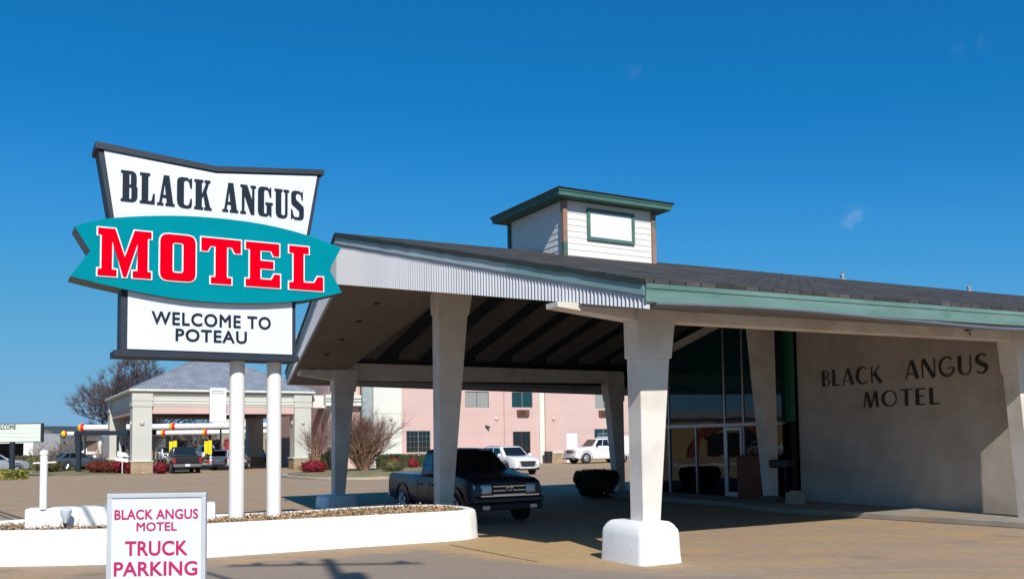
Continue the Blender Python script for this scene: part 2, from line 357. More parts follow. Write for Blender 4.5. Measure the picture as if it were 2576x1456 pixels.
    return m
gm = groundmat()
g = MB(); NX = 3000; g.add([(-NX, -200, 0), (NX, -200, 0), (NX, 6000, 0), (-NX, 6000, 0)], [(0, 1, 2, 3)])
tag(g.build('ground', gm), kind='structure')
conc = mat('sidewalk_concrete', (.30, .265, .22, 1), .9, var=.12, scale=2, bump=.4, bscale=50, col2=(.36, .25, .14, 1), c2scale=1.0, c2lo=.52, c2hi=.7)
drygrass = mat('dry_grass_ground', (.26, .21, .10, 1), .95, var=.25, scale=1.2, col2=(.13, .14, .05, 1), c2scale=.5)
# sidewalk in front of the motel wall
s = MB(); s.prism([(9.95, -3.5), (26, -3.5), (26, -1), (11.1, -1), (11.1, 14.9), (9.2, 14.9), (9.2, 7.9), (8.6, 5.6)], 0, .14)
tag(s.build('sidewalk', conc, bevel=.02, loc=O, rotz=YAW), kind='structure')
# expansion joint line in the paving
j = MB(); p0 = Vector((-2.9, 17.6, .004)); 
def strip(mb, a, b, w, z):
    a = Vector((a[0], a[1], z)); b = Vector((b[0], b[1], z)); d = (b - a).normalized(); nrm = Vector((-d.y, d.x, 0)) * w / 2
    mb.add([a - nrm, b - nrm, b + nrm, a + nrm], [(0, 1, 2, 3)])
strip(j, (-1.25, 17.9), (-.1, 16.0), .035, .004); strip(j, (-.1, 16.0), (.4, 15.2), .02, .004)
tag(j.build('paving_joint', mat('joint_tar', (.03, .025, .02, 1), .9)), kind='structure')

# far hills
h = MB(); random.seed(4)
def ridge(mb, y, x0, x1, base, amp, seed, n=60, depth=300):
    rr = random.Random(seed); ph = [rr.uniform(0, 6.28) for _ in range(6)]
    rows = []
    for i in range(n + 1):
        x = x0 + (x1 - x0) * i / n; q = i / n
        hh = base + amp * (sin(q * 7 + ph[0]) * .5 + sin(q * 15 + ph[1]) * .25 + sin(q * 31 + ph[2]) * .1)
        rows.append([(x, y - depth, -1), (x, y - depth * .45, hh * .55), (x, y, hh), (x, y + depth, -1)])
    mb.loft(rows, caps=False, close=False)
ridge(h, 1750, -1900, 900, 44, 14, 3)
tag(h.build('hill', mat('wooded_hill', (.045, .062, .07, 1), .95, var=.25, scale=.02, col2=(.07, .07, .06, 1), c2scale=.015), smooth=60), kind='structure')

# leaf-clump foliage
def leafy(mb, c, r, n, ls, seed=1, box=False, shell=.55, mi=None, flat=.0):
    rr = random.Random(seed)
    for i in range(n):
        if box:
            p = [rr.uniform(-1, 1) for _ in range(3)]; k = rr.randrange(3)
            if rr.random() < shell: p[k] = rr.choice((-1, 1)) * rr.uniform(.85, 1.06)
            p = Vector(p)
        else:
            p = Vector((rr.gauss(0, 1), rr.gauss(0, 1), rr.gauss(0, 1))).normalized() * (rr.uniform(.72, 1.08) if rr.random() < shell else rr.uniform(.2, .95))
            p *= 1 + .13 * sin(p.x * 5 + seed) * cos(p.y * 4 + seed * 2)
        q = Vector((c[0] + p.x * r[0], c[1] + p.y * r[1], c[2] + p.z * r[2]))
        a = Vector((rr.gauss(0, 1), rr.gauss(0, 1), rr.gauss(0, 1))).normalized(); b = a.cross(Vector((rr.gauss(0, 1), rr.gauss(0, 1), rr.gauss(0, 1)))).normalized()
        l = ls * rr.uniform(.6, 1.3)
        mb.add([q - a * l, q + b * l * .5, q + a * l, q - b * l * .5], [(0, 1, 2, 3)], rr.randrange(3) if mi is None else mi)
def leafmats(name, a, b, c):
    return [mat(name + '_a', a, .75, var=.2, spec=.3), mat(name + '_b', b, .75, var=.2, spec=.3), mat(name + '_c', c, .75, var=.2, spec=.3)]
LM_green = leafmats('hedge_leaf', (.06, .085, .025, 1), (.09, .12, .035, 1), (.035, .05, .018, 1))
LM_red = leafmats('red_leaf', (.20, .012, .02, 1), (.10, .01, .012, 1), (.26, .02, .03, 1))
LM_rust = leafmats('rust_leaf', (.14, .035, .022, 1), (.09, .03, .02, 1), (.17, .03, .02, 1))
LM_dark = leafmats('dark_leaf', (.02, .03, .015, 1), (.012, .02, .012, 1), (.03, .04, .018, 1))
LM_yel = leafmats('yellow_leaf', (.20, .22, .03, 1), (.12, .15, .03, 1), (.30, .26, .05, 1))
LM_brown = leafmats('brown_leaf', (.12, .085, .05, 1), (.08, .07, .03, 1), (.10, .11, .04, 1))
barkm = mat('bark', (.10, .075, .06, 1), .95, var=.2)
def shrub(label, cat, loc, r, n, ls, mats, seed, box=False, group=None, name='shrub', rotz=0.0):
    t = thing(name, label, cat, loc, rotz, group)
    m = MB()
    if box: m.box(-r[0] * .86, r[0] * .86, -r[1] * .86, r[1] * .86, .02, r[2] * 1.82, 2)
    else: m.sphere((0, 0, r[2] * .98), (r[0] * .8, r[1] * .8, r[2] * .85), 10, 7, 2)
    leafy(m, (0, 0, r[2]), r, n, ls, seed, box); m.build('foliage', mats, t)
    s = MB(); s.tube([(0, 0, -.02), (0, 0, r[2])], [.04, .025], 5); s.build('stem', barkm, t)
    return t

# bare trees: recursive tapered limbs
def bare_tree(mb, base, h, spread, levels, seed, r0=.2, nb=4, up=.35, trunk=.25, tw=3):
    rr = random.Random(seed)
    def grow(p, d, L, r, lv):
        n = 2 if lv > 0 else 1; pts = [p]; q = p.copy(); dd = d.copy()
        for i in range(n):
            dd = (dd + Vector((rr.gauss(0, .14), rr.gauss(0, .14), rr.gauss(0, .08)))).normalized(); q = q + dd * L / n; pts.append(q.copy())
        e = r * .55 if lv > 0 else r * .3
        rad = [r + (e - r) * i / n for i in range(n + 1)]
        mb.tube(pts, rad, 5 if lv >= levels - 1 else 3, caps=False, mi=0 if lv >= 2 else 1)
        if lv <= 0: return
        k = nb + (1 if rr.random() < .5 else 0)
        for i in range(k):
            a = rr.uniform(.35, 1.0); s0 = pts[0].lerp(pts[-1], a if i else 1)
            az = rr.uniform(0, 2 * pi); th = rr.uniform(.35, .85) * spread
            ex = dd.orthogonal().normalized(); ey = dd.cross(ex)
            nd = (dd * cos(th) + (ex * cos(az) + ey * sin(az)) * sin(th) + Vector((0, 0, up * .4))).normalized()
            grow(s0, nd, L * rr.uniform(.58, .82), e * rr.uniform(.65, .95), lv - 1)
    grow(Vector(base), Vector((0, 0, 1)), h * trunk, r0, levels)
bark2 = mat('twig_bark', (.085, .068, .072, 1), .9, var=.15)
barkg = mat('limb_bark', (.065, .05, .048, 1), .9, var=.15)


def dense_tree(mb, c, r, base, n, twigs, seed, tl=.9, rt=.022):
    """limbs joined point to nearest point through a crown volume, then fine twigs on every node"""
    rr = random.Random(seed); base = Vector(base); pts = [base + Vector((0, 0, .3))]; par = [-1]
    tgt = []
    while len(tgt) < n:
        p = Vector((rr.uniform(-1, 1), rr.uniform(-1, 1), rr.uniform(-1, 1)))
        if p.length > 1: continue
        k = 1 + .14 * sin(p.x * 6 + seed) + .12 * sin(p.z * 7 + seed * 2)
        if p.length > .95 * k and rr.random() < .7: continue
        tgt.append(Vector((c[0] + p.x * r[0] * k, c[1] + p.y * r[1] * k, c[2] + p.z * r[2] * k)))
    tgt.sort(key=lambda q: (q - base).length + rr.uniform(0, .6))
    for q in tgt:
        best = min(range(len(pts)), key=lambda i: (pts[i] - q).length_squared * (1.0 if pts[i].z < q.z - .1 else (3.0 if pts[i].z < q.z + .3 else 14.0))); pts.append(q); par.append(best)
    cnt = [1] * len(pts)
    for i in range(len(pts) - 1, 0, -1): cnt[par[i]] += cnt[i]
    for i in range(1, len(pts)):
        a, b = pts[par[i]], pts[i]; ra = .013 * sqrt(cnt[i]) + .01; m_ = a.lerp(b, .5) + Vector((rr.gauss(0, .06), rr.gauss(0, .06), rr.gauss(0, .05))) * (b - a).length
        mb.tube([a, m_, b], [ra * 1.15, ra, ra * .85], 4 if ra > .05 else 3, mi=0 if ra > .05 else 1, caps=False)
    for i in range(1, len(pts)):
        if cnt[i] > 12: continue
        out = (pts[i] - Vector(c)); out.normalize()
        for k in range(twigs):
            d = (out * .6 + Vector((rr.gauss(0, .45), rr.gauss(0, .45), rr.gauss(.6, .35)))).normalized(); L = tl * rr.uniform(.4, 1.2)
            q = pts[i] + d * L * .5 + Vector((rr.gauss(0, .05), rr.gauss(0, .05), 0)); e = pts[i] + d * L + Vector((0, 0, .1 * L))
            mb.tube([pts[i], q, e], [rt, rt * .8, rt * .35], 3, mi=1, caps=False)

# ================================================================== MOTEL BUILDING (local x = v, y = u)
motel = thing('motel_building', 'low motel with dark gable roof, corrugated gable fascia and tapered columns over its drive-through', 'building', O, YAW)
EV_T, RG_T, FR_T = -1.8, 7.6, 17.0
def tl(w): return .012 * (w + 1)
def roofz(w, t):
    k = (t - EV_T) / (RG_T - EV_T) if t <= RG_T else (FR_T - t) / (FR_T - RG_T)
    return 4.29 + (6.77 - 4.29) * k + tl(w)
WE, WP, WR = -1.16, -2.66, 27.0
def rakew(t):
    k = (t - EV_T) / (RG_T - EV_T) if t <= RG_T else (FR_T - t) / (FR_T - RG_T)
    return WE + (WP - WE) * k
m = MB()
for a, b in ((EV_T - .06, RG_T), (RG_T, FR_T + .06)):
    N = 1
    poly = [(rakew(max(min(a, FR_T), EV_T)) - .05, a), (WR, a), (WR, b), (rakew(max(min(b, FR_T), EV_T)) - .05, b)]
    m.hexa([(w, t, roofz(w, t) + .0) for w, t in poly], [(w, t, roofz(w, t) + .06) for w, t in poly])
roof = m.build('roof', shingle, motel)
# ragged drip edge along the rake
m = MB()
for sgn in (0, 1):
    ts = [EV_T + (RG_T - EV_T) * i / 40 for i in range(41)]
    if sgn: ts = [2 * RG_T - t for t in ts]
    rg = []
    rr = random.Random(5 + sgn)
    for t in ts:
        w = rakew(t); z = roofz(w, t); d = rr.uniform(.025, .05); rg.append([(w - .075, t, z + .045), (w - .02, t, z + .05), (w - .02, t, z - d), (w - .075, t, z - d)])
    m.loft(rg)
m.build('drip_edge', darkgreen, roof)
# rake fascias: corrugated sheet below a flat board
def rakebot(t):
    k = (t - EV_T) / (RG_T - EV_T) if t <= RG_T else (FR_T - t) / (FR_T - RG_T)
    return 3.90 + (5.62 - 3.90) * k
for sgn in (0, 1):
    m = MB(); n = 9.5 / .042; n = int(n); f = []; bck = []
    e0 = Vector((WE, EV_T)); e1 = Vector((WP, RG_T)); dd = (e1 - e0).normalized(); nn = Vector((-dd.y, dd.x))  # outward (-w side)
    for i in range(n + 1):
        q = i / n; p = e0.lerp(e1, q); amp = .021 * (1 if i % 2 else -1); w_, t_ = p.x + nn.x * amp, p.y + nn.y * amp
        tt = p.y if not sgn else 2 * RG_T - p.y
        t2 = t_ if not sgn else 2 * RG_T - t_
        f.append([(w_, t2, rakebot(tt)), (w_, t2, roofz(p.x, tt) - .15), (w_ - nn.x * .05, t2, roofz(p.x, tt) - .15), (w_ - nn.x * .05, t2, rakebot(tt))])
    m.loft(f); cf = m.build('corrugated_fascia', corr, motel)
    for (qa, qb, mm, th) in ((0, .34, mat('blue_green_trim', c8(120, 152, 152), .6, var=.1, scale=2), .05), (.34, 1, greytrim, .04)):
        m = MB(); rg = []
        for i in range(21):
            q = qa + (qb - qa) * i / 20; p = e0.lerp(e1, q); tt = p.y if not sgn else 2 * RG_T - p.y
            z = roofz(p.x, tt); a = p + nn * (.022 + th * .5); b = p + nn * .022; rr = .003 * sin(i * 2.1)
            ya = a.y if not sgn else 2 * RG_T - a.y; yb = b.y if not sgn else 2 * RG_T - b.y
            rg.append([(a.x, ya, z - .005), (a.x, ya, z - .19 - rr), (b.x, yb, z - .2 - rr), (b.x, yb, z - .005)])
        m.loft(rg); m.build('trim_board', mm, motel)
# eave fascias, gutter
m = MB(); m.hexa([(WE - .03, EV_T - .04, 4.0 + tl(WE)), (WR, EV_T - .04, 4.0 + tl(WR)), (WR, EV_T, 4.0 + tl(WR)), (WE - .03, EV_T, 4.0 + tl(WE))],
                 [(WE - .03, EV_T - .04, 4.28 + tl(WE)), (WR, EV_T - .04, 4.28 + tl(WR)), (WR, EV_T, 4.28 + tl(WR)), (WE - .03, EV_T, 4.28 + tl(WE))])
m.build('eave_fascia', greentrim, motel)
m = MB(); m.hexa([(WE - .03, EV_T - .055, 4.2 + tl(WE)), (WR, EV_T - .055, 4.2 + tl(WR)), (WR, EV_T - .042, 4.2 + tl(WR)), (WE - .03, EV_T - .042, 4.2 + tl(WE))],
                 [(WE - .03, EV_T - .055, 4.285 + tl(WE)), (WR, EV_T - .055, 4.285 + tl(WR)), (WR, EV_T - .042, 4.285 + tl(WR)), (WE - .03, EV_T - .042, 4.285 + tl(WE))])
m.build('trim_board', greentrim, motel)
fz = lambda w: 3.93 - .0148 * (w + 1.3)
m = MB(); m.hexa([(WE, FR_T, fz(WE)), (WR, FR_T, fz(WR)), (WR, FR_T + .05, fz(WR)), (WE, FR_T + .05, fz(WE))], [(WE, FR_T, 4.28), (WR, FR_T, 4.28 + tl(WR)), (WR, FR_T + .05, 4.28 + tl(WR)), (WE, FR_T + .05, 4.28)])
m.build('eave_fascia', greentrim, motel)
m = MB(); rg = []
for i in range(60):
    w = -1.0 + i * .47; sag = .045 * sin(i * .31) - .06 * max(0, sin((i - 14) * .21)) * (1 if i < 29 else 0) ; z = 3.985 + tl(w) + sag * .8
    rg.append([(w, EV_T - .035, z + .03), (w, EV_T - .05, z - .015), (w, EV_T + .05, z - .045), (w, EV_T + .14, z - .02), (w, EV_T + .14, z + .0), (w, EV_T + .05, z - .03)])
m.loft(rg); m.build('gutter', mat('gutter_metal', c8(120, 124, 130), .4, metal=.5, var=.15, scale=1), motel)
# eave soffits
m = MB(); m.hexa([(WE + .1, EV_T + .02, 4.03), (WR, EV_T + .02, 4.03 + tl(WR)), (WR, .1, 4.16 + tl(WR)), (-1.4, .1, 4.16)], [(WE + .1, EV_T + .02, 4.06), (WR, EV_T + .02, 4.06 + tl(WR)), (WR, .1, 4.19 + tl(WR)), (-1.4, .1, 4.19)])
m.build('soffit', mat('grey_soffit', (.16, .16, .17, 1), .8, var=.15), motel)
m = MB(); m.hexa([(.1, 15.38, 3.94), (WR, 15.38, 3.94), (WR, FR_T, fz(WR) + .01), (.1, FR_T, fz(.1) + .01)], [(.1, 15.38, 3.98), (WR, 15.38, 3.98), (WR, FR_T, fz(WR) + .05), (.1, FR_T, fz(.1) + .05)])
sf = m.build('soffit', mat('grey_soffit', (.2, .2, .2, 1), .8), motel)
m = MB(); m.disc((9.6, 16.3, 3.83), (0, 0, 1), .09, .03, 14); m.build('downlight', dark, sf)
# gable soffit with downlights
m = MB()
for sgn in (0, 1):
    ts = [RG_T, FR_T] if sgn else [EV_T, RG_T]
    a, b = ts
    inner = .12 if sgn else .12
    pl = [(rakew(a) + .03, a), (inner, a), (inner, b), (rakew(b) + .03, b)]
    sz = rakebot if sgn else (lambda t: 4.08 + (5.62 - 4.08) * (t - EV_T) / (RG_T - EV_T))
    m.hexa([(w, t, sz(t)) for w, t in pl], [(w, t, sz(t) + .05) for w, t in pl])
    # inner face rising to the roof
    m.hexa([(inner, a, sz(a) + .05), (inner + .04, a, sz(a) + .0), (inner + .04, b, sz(b) + .0), (inner, b, sz(b) + .05)], [(inner, a, roofz(0, a) - .06), (inner + .04, a, roofz(0, a) - .06), (inner + .04, b, roofz(0, b) - .06), (inner, b, roofz(0, b) - .06)])
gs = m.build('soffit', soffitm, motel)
for (w, t) in ((-1.28, 8.7), (-1.2, 10.15), (-1.1, 11.8), (-1.03, 13.3), (-.97, 14.9)):
    m = MB(); m.disc((w, t, rakebot(t) + .01), (0, .17, 1), .085, .05, 14); m.build('downlight', dark, gs)
# dark ceiling deck and rafters
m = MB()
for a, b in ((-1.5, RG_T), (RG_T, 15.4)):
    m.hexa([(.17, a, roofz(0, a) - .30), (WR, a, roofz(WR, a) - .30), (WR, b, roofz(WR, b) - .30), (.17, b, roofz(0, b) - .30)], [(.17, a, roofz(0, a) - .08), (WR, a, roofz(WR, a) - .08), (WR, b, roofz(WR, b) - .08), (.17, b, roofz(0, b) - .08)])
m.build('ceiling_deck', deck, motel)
for k in range(8):
    w0 = .22 + k * 1.36; w1 = w0 + .62
    m = MB()
    for a, b in ((0, RG_T), (RG_T, 14.2)):
        pl = [(w0, a), (w1, a), (w1, b), (w0, b)]
        m.hexa([(w, t, max(roofz(w, t) - .48, 4.2)) for w, t in pl], [(w, t, roofz(w, t) - .302) for w, t in pl])
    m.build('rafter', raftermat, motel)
# eave beams with tapered cantilever ends
def beam(t0, t1, we):
    m = MB()
    pr = [(we, 4.09), (-.3, 3.96), (10.9, 4.07), (10.9, 4.5), (-1.3, 4.5), (-1.3, 4.17), (we, 4.17)]; N_ = 7
    m.add([(x, t0, z) for x, z in pr] + [(x, t1, z) for x, z in pr], [(0, 1, 2, 5, 6), (2, 3, 4, 5), (13, 12, 9, 8, 7), (12, 11, 10, 9)] + [(i, (i + 1) % 7, (i + 1) % 7 + 7, i + 7) for i in range(7)])
    return m.build('eave_beam', stucco, motel)
beam(-.36, -.02, -1.78); beam(15.03, 15.37, -1.31)
m = MB(); m.box(.2, 10.8, 15.06, 15.34, 4.15, 4.35); m.build('eave_beam', deck, motel)
m = MB(); m.box(10.9, 11.25, 7.2, 15.1, 3.95, 4.1)
# columns: outer face plumb, inner face flaring upward, short capital
def column(wo, sg, tc, ztop, zcap, zb, base=None):
    m = MB(); hd = .175
    def ring(z, width, e, hdd):
        a, b = wo - sg * e, wo + sg * (width + e)
        lo, hi = min(a, b), max(a, b)
        return [(lo, tc - hdd, z), (hi, tc - hdd, z), (hi, tc + hdd, z), (lo, tc + hdd, z)]
    wd_ = lambda z: .30 + .095 * z
    m.loft([ring(zb, wd_(zb), 0, hd), ring(zcap, wd_(zcap), 0, hd + .01)])
    c = m.build('column', stucco, motel, bevel=.012, segs=1)
    m = MB(); m.loft([ring(zcap + .001, wd_(zcap), .03, hd + .035), ring(ztop, wd_(ztop) + .04, .035, hd + .05)])
    m.build('column_capital', stucco, c, bevel=.012, segs=1)
    if base:
        bw0, bw1, bt0, bt1, bh = base
        m = MB(); m.box(bw0, bw1, bt0, bt1, 0, bh * .7)
        x0, x1, y0, y1 = bw0, bw1, bt0, bt1
        m = MB(); rg = []
        for z, e in ((0, -.02), (bh * .25, -.008), (bh * .66, .0), (bh * .80, .018), (bh * .92, .065), (bh * .985, .11), (bh, .15)):
            cr = .12 if z < bh * .8 else .1
            r_ = []
            for (cx, cy, a0) in ((x1 - e - cr, y0 + e + cr, -pi / 2), (x1 - e - cr, y1 - e - cr, 0), (x0 + e + cr, y1 - e - cr, pi / 2), (x0 + e + cr, y0 + e + cr, pi)):
                for k in range(5): a = a0 + k * pi / 8; r_.append((cx + cr * cos(a), cy + cr * sin(a), z))
            rg.append(r_)
        m.loft(rg); m.build('column_base', whitepaint, c, smooth=50)
    return c
column(-.20, 1, -.2, 4.5, 3.34, .4, base=(-.52, .30, -.74, .42, .66))
column(-.20, 1, 7.6, 5.66, 5.06, 0)
column(-.22, 1, 15.2, 4.3, 3.6, .2, base=(-.62, .42, 14.65, 15.75, .40))
column(10.87, -1, 15.2, 4.4, 3.4, 0)
column(10.87, -1, 7.6, 6.2, 5.3, 0.1)
column(10.87, -1, -.2, 4.6, 3.34, 0.1)
# letter wall (facing -x), body of the building
m = MB()
pr = [(-1.0, .10), (6.95, .10), (6.95, roofz(11, 6.95) - .1), (-1.0, roofz(11, -1.0) - .1)]
m.add([(11.27, t, z) for t, z in pr] + [(11.5, t, z) for t, z in pr], [(0, 1, 2, 3), (7, 6, 5, 4)] + [(i, (i + 1) % 4, (i + 1) % 4 + 4, i + 4) for i in range(4)])
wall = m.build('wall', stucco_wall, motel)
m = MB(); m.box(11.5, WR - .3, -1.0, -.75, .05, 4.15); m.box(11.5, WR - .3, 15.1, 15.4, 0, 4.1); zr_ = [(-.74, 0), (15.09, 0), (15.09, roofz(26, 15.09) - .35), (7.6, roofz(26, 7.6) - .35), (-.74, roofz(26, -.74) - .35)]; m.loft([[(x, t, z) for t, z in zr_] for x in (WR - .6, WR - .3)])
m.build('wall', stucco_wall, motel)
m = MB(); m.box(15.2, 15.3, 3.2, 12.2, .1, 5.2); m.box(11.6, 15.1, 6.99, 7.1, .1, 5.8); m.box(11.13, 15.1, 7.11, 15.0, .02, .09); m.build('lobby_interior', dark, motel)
# art deco lettering: thick and thin ribbons
def stroke(mb, pts, wd_, y, dep):
    P2 = [Vector(p) for p in pts]; L = []; R_ = []
    for i, p in enumerate(P2):
        a = P2[max(i - 1, 0)]; b = P2[min(i + 1, len(P2) - 1)]; d = (b - a).normalized(); nrm = Vector((-d.y, d.x)); ww = wd_[i] if isinstance(wd_, list) else wd_
        k = 1.0
        if 0 < i < len(P2) - 1:
            d1 = (p - P2[i - 1]).normalized(); k = 1 / max(.5, abs(nrm.dot(Vector((-d1.y, d1.x)))))
        L.append(p + nrm * ww / 2 * k); R_.append(p - nrm * ww / 2 * k)
    rg = [[(a.x, y, a.y), (b.x, y, b.y), (b.x, y - dep, b.y), (a.x, y - dep, a.y)] for a, b in zip(L, R_)]
    mb.loft(rg)
def arc(cx, cy, rx, ry, a0, a1, n=14): return [(cx + rx * cos(radians(a0 + (a1 - a0) * i / n)), cy + ry * sin(radians(a0 + (a1 - a0) * i / n))) for i in range(n + 1)]
def swell(n, a, b): return [a + (b - a) * sin(pi * i / n) for i in range(n + 1)]
T_, K_ = .35, 1.5
G = {
 'B': (5, [([(.7, 0), (.7, 10)], K_), ([(1.2, 9.8)] + arc(2.2, 7.6, 2, 2.2, 90, -90) + [(1.2, 5.4)], T_), ([(1.2, 5.2)] + arc(2.4, 2.7, 2.3, 2.5, 90, -90) + [(1.2, .2)], T_)]),
 'L': (4.5, [([(.7, 0), (.7, 10)], K_), ([(1.4, .3), (4.4, .3)], .6)]),
 'A': (7, [([(.2, 0), (3.3, 10)], T_), ([(3.6, 10), (6.4, 0)], K_), ([(1.1, 2.6), (5.2, 2.6)], T_)]),
 'C': (7, [(arc(4, 5, 3.6, 4.9, 50, 310, 20), [.35 + 1.2 * max(0, sin(pi * i / 20)) ** 2 for i in range(21)])]),
 'K': (6, [([(.5, 0), (.5, 10)], T_), ([(5.2, 10), (.8, 4.4)], T_), ([(2.0, 5.9), (5.8, 0)], K_)]),
 'N': (7, [([(.3, 0), (.3, 10)], T_), ([(.9, 10), (6.0, 0)], K_), ([(6.6, 0), (6.6, 10)], T_)]),
 'G': (7.5, [(arc(4, 5, 3.6, 4.9, 50, 350, 22), [.35 + .6 * max(0, sin(pi * i / 22)) for i in range(23)]), ([(4.4, 4.1), (7.5, 4.1)], T_)]),
 'U': (6.5, [([(.8, 10), (.8, 3.2)] + arc(3.4, 3.0, 2.6, 2.9, 180, 300, 8), [1.6, 1.5, 1.4, 1.2, 1.0, .8, .6, .5, .4, .35, .35]), (arc(3.4, 3.0, 2.6, 2.9, 300, 360, 5) + [(6.0, 10)], T_)]),
 'S': (5.5, [(arc(2.9, 7.3, 2.2, 2.6, 30, 200, 8) + [(1.6, 5.7), (3.6, 4.4)] + arc(2.6, 2.8, 2.4, 2.7, 20, -150, 8), [.35, .35, .4, .5, .7, .9, 1.1, 1.3, 1.5, 1.8, 1.8, 1.5, 1.3, 1.1, .9, .7, .5, .4, .35, .35])]),
 'M': (8.5, [([(.2, 0), (1.6, 10)], T_), ([(1.9, 10), (4.0, 0)], K_), ([(4.3, 0), (6.6, 10)], T_), ([(7.0, 10), (7.9, 0)], K_ * .8)]),
 'O': (8, [(arc(4, 5, 3.6, 4.9, 0, 360, 28), [.35 + 1.1 * max(0, -cos(2 * pi * i / 28)) for i in range(29)])]),
 'T': (6, [([(3, 0), (3, 9.6)], K_), ([(0, 9.8), (6, 9.8)], .5)]),
 'E': (5, [([(.7, 0), (.7, 10)], K_), ([(1.4, .25), (4.6, .25)], .5), ([(1.4, 5.2), (4.0, 5.2)], .5), ([(1.4, 9.75), (4.6, 9.75)], .5)]),
}
def deco(word, t_left, t_right, z0, h):
    ws = [G[c][0] for c in word]; tot = sum(ws) + 1.9 * (len(word) - 1); k = (t_left - t_right) / tot; x = 0; kz = h / 10
    for i, c in enumerate(word):
        m = MB()
        for si, (pts, wd_) in enumerate(G[c][1]):
            stroke(m, [(px * k, pz * kz) for px, pz in pts], ([q * k for q in wd_] if isinstance(wd_, list) else wd_ * k), -.004 - .002 * si, .03)
        o = m.build('letter', mat('wall_letter', (.03, .028, .022, 1), .6, var=.3), wall)
        o.location = (11.27, t_left - x * k, z0); o.rotation_euler = (0, 0, -pi / 2); x += ws[i] + 1.9
deco('BLACK', 6.0, 4.0, 3.42, .46); deco('ANGUS', 3.25, .98, 3.46, .47); deco('MOTEL', 4.6, 2.3, 2.77, .42)
# lobby glazing in the plane of the wall
gz = MB(); fr = MB()
top = lambda t: roofz(11, t) - .58
mull = [7.35, 8.35, 9.95, 11.35, 12.75, 14.0, 15.02]
for t in (8.35, 9.1, 9.95, 12.75, 14.0): fr.box(11.10, 11.2, t - .035, t + .035, .09, 2.36)
for t in (8.35, 9.1, 9.95, 12.75): fr.box(11.12, 11.2, t - .03, t + .03, 2.46, top(t))
for t in (11.35,): fr.box(11.105, 11.2, t - .025, t + .025, .09, 2.36)
fr.box(11.09, 11.22, 7.4, 15.0, 2.36, 2.46); fr.box(11.09, 11.22, 9.97, 15.0, .0, .09)
frame = fr.build('glazing_frame', alum, motel)
for a, b in zip(mull[:-1], mull[1:]):
    if True:
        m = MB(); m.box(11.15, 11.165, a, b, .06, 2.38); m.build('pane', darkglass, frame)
for a, b in ((7.35, 8.35), (8.35, 9.95), (9.95, 12.75), (12.75, 15.02)):
    m = MB(); m.hexa([(11.15, a, 2.44), (11.165, a, 2.44), (11.165, b, 2.44), (11.15, b, 2.44)], [(11.15, a, top(a)), (11.165, a, top(a)), (11.165, b, top(b)), (11.15, b, top(b))])
    m.build('pane', tealglass, frame)
m = MB(); m.box(11.15, 11.165, 6.96, 7.34, 2.44, 5.9); m.build('pane', greenglass, frame)
m = MB(); m.box(11.15, 11.165, 6.96, 7.34, .1, 2.4); m.build('pane', darkglass, frame)
m = MB(); m.hexa([(11.05, 7.3, top(7.3)), (11.25, 7.3, top(7.3)), (11.25, 15.0, top(15.0)), (11.05, 15.0, top(15.0))], [(11.05, 7.3, top(7.3) + .25), (11.25, 7.3, top(7.3) + .25), (11.25, 15.0, top(15.0) + .25), (11.05, 15.0, top(15.0) + .25)])
m.build('rafter', stucco, motel)
# glass entrance door
m = MB(); d0, d1 = 9.14, 9.90
m.box(11.06, 11.12, d0, d0 + .07, .1, 2.33); m.box(11.06, 11.12, d1 - .11, d1, .1, 2.33); m.box(11.06, 11.12, d0 + .07, d1 - .11, .1, .28); m.box(11.06, 11.12, d0 + .07, d1 - .11, 2.24, 2.33)
door = m.build('door', alum, motel)
m = MB(); m.box(11.085, 11.095, d0 + .06, d1 - .1, .25, 2.26); m.build('pane', darkglass, door)
m = MB(); m.tube([(11.06, d1 - .06, 1.0), (11.0, d1 - .06, 1.0), (11.0, d1 - .06, 1.35), (11.06, d1 - .06, 1.35)], .014, 6); m.tube([(11.02, d0 + .1, 1.12), (11.02, d1 - .1, 1.12)], .016, 6); m.build('handle', alum, door)
# broken lamp bracket on the beam
m = MB(); m.box(8.45, 8.5, -.42, -.36, 4.2, 4.3); m.sphere((8.58, -.4, 4.27), (.06, .05, .07)); m.tube([(8.47, -.4, 4.2), (8.46, -.45, 4.13), (8.52, -.44, 4.08), (8.57, -.42, 4.2)], .008, 5)
m.build('lamp_bracket', blackm, motel)
# vent pipes and a flood lamp on the ridge
for w in (13.9, 20.35):
    m = MB(); z = roofz(w, 7.5)
    m.tube([(w, 7.4, z), (w, 7.4, z + .2)], .06, 8); m.tube([(w, 7.4, z + .2), (w + .03, 7.35, z + .3)], .025, 6); m.tube([(w - .08, 7.4, z + .14), (w + .05, 7.4, z + .2)], .04, 6)
    m.tube([(w, 7.4, z - .02), (w, 7.4, z + .06)], [.16, .07], 8)
    m.build('vent_pipe', alum, roof)
m = MB(); m.tube([(-2.2, 10.2, 6.0), (-2.2, 10.2, 6.6)], .03, 6); m.add([(-2.42, 9.95, 6.45), (-2.02, 10.1, 6.4), (-2.02, 10.2, 6.75), (-2.42, 10.05, 6.8), (-2.36, 10.1, 6.48), (-2.1, 10.2, 6.45), (-2.1, 10.26, 6.7), (-2.36, 10.15, 6.74)], [(0, 1, 2, 3), (7, 6, 5, 4), (0, 1, 5, 4), (1, 2, 6, 5), (2, 3, 7, 6), (3, 0, 4, 7)])
m.build('flood_lamp', alum, roof)
m = MB(); m.box(-1.95, -1.87, 13.5, 13.75, 5.0, 5.2); m.build('flood_lamp', alum, roof)

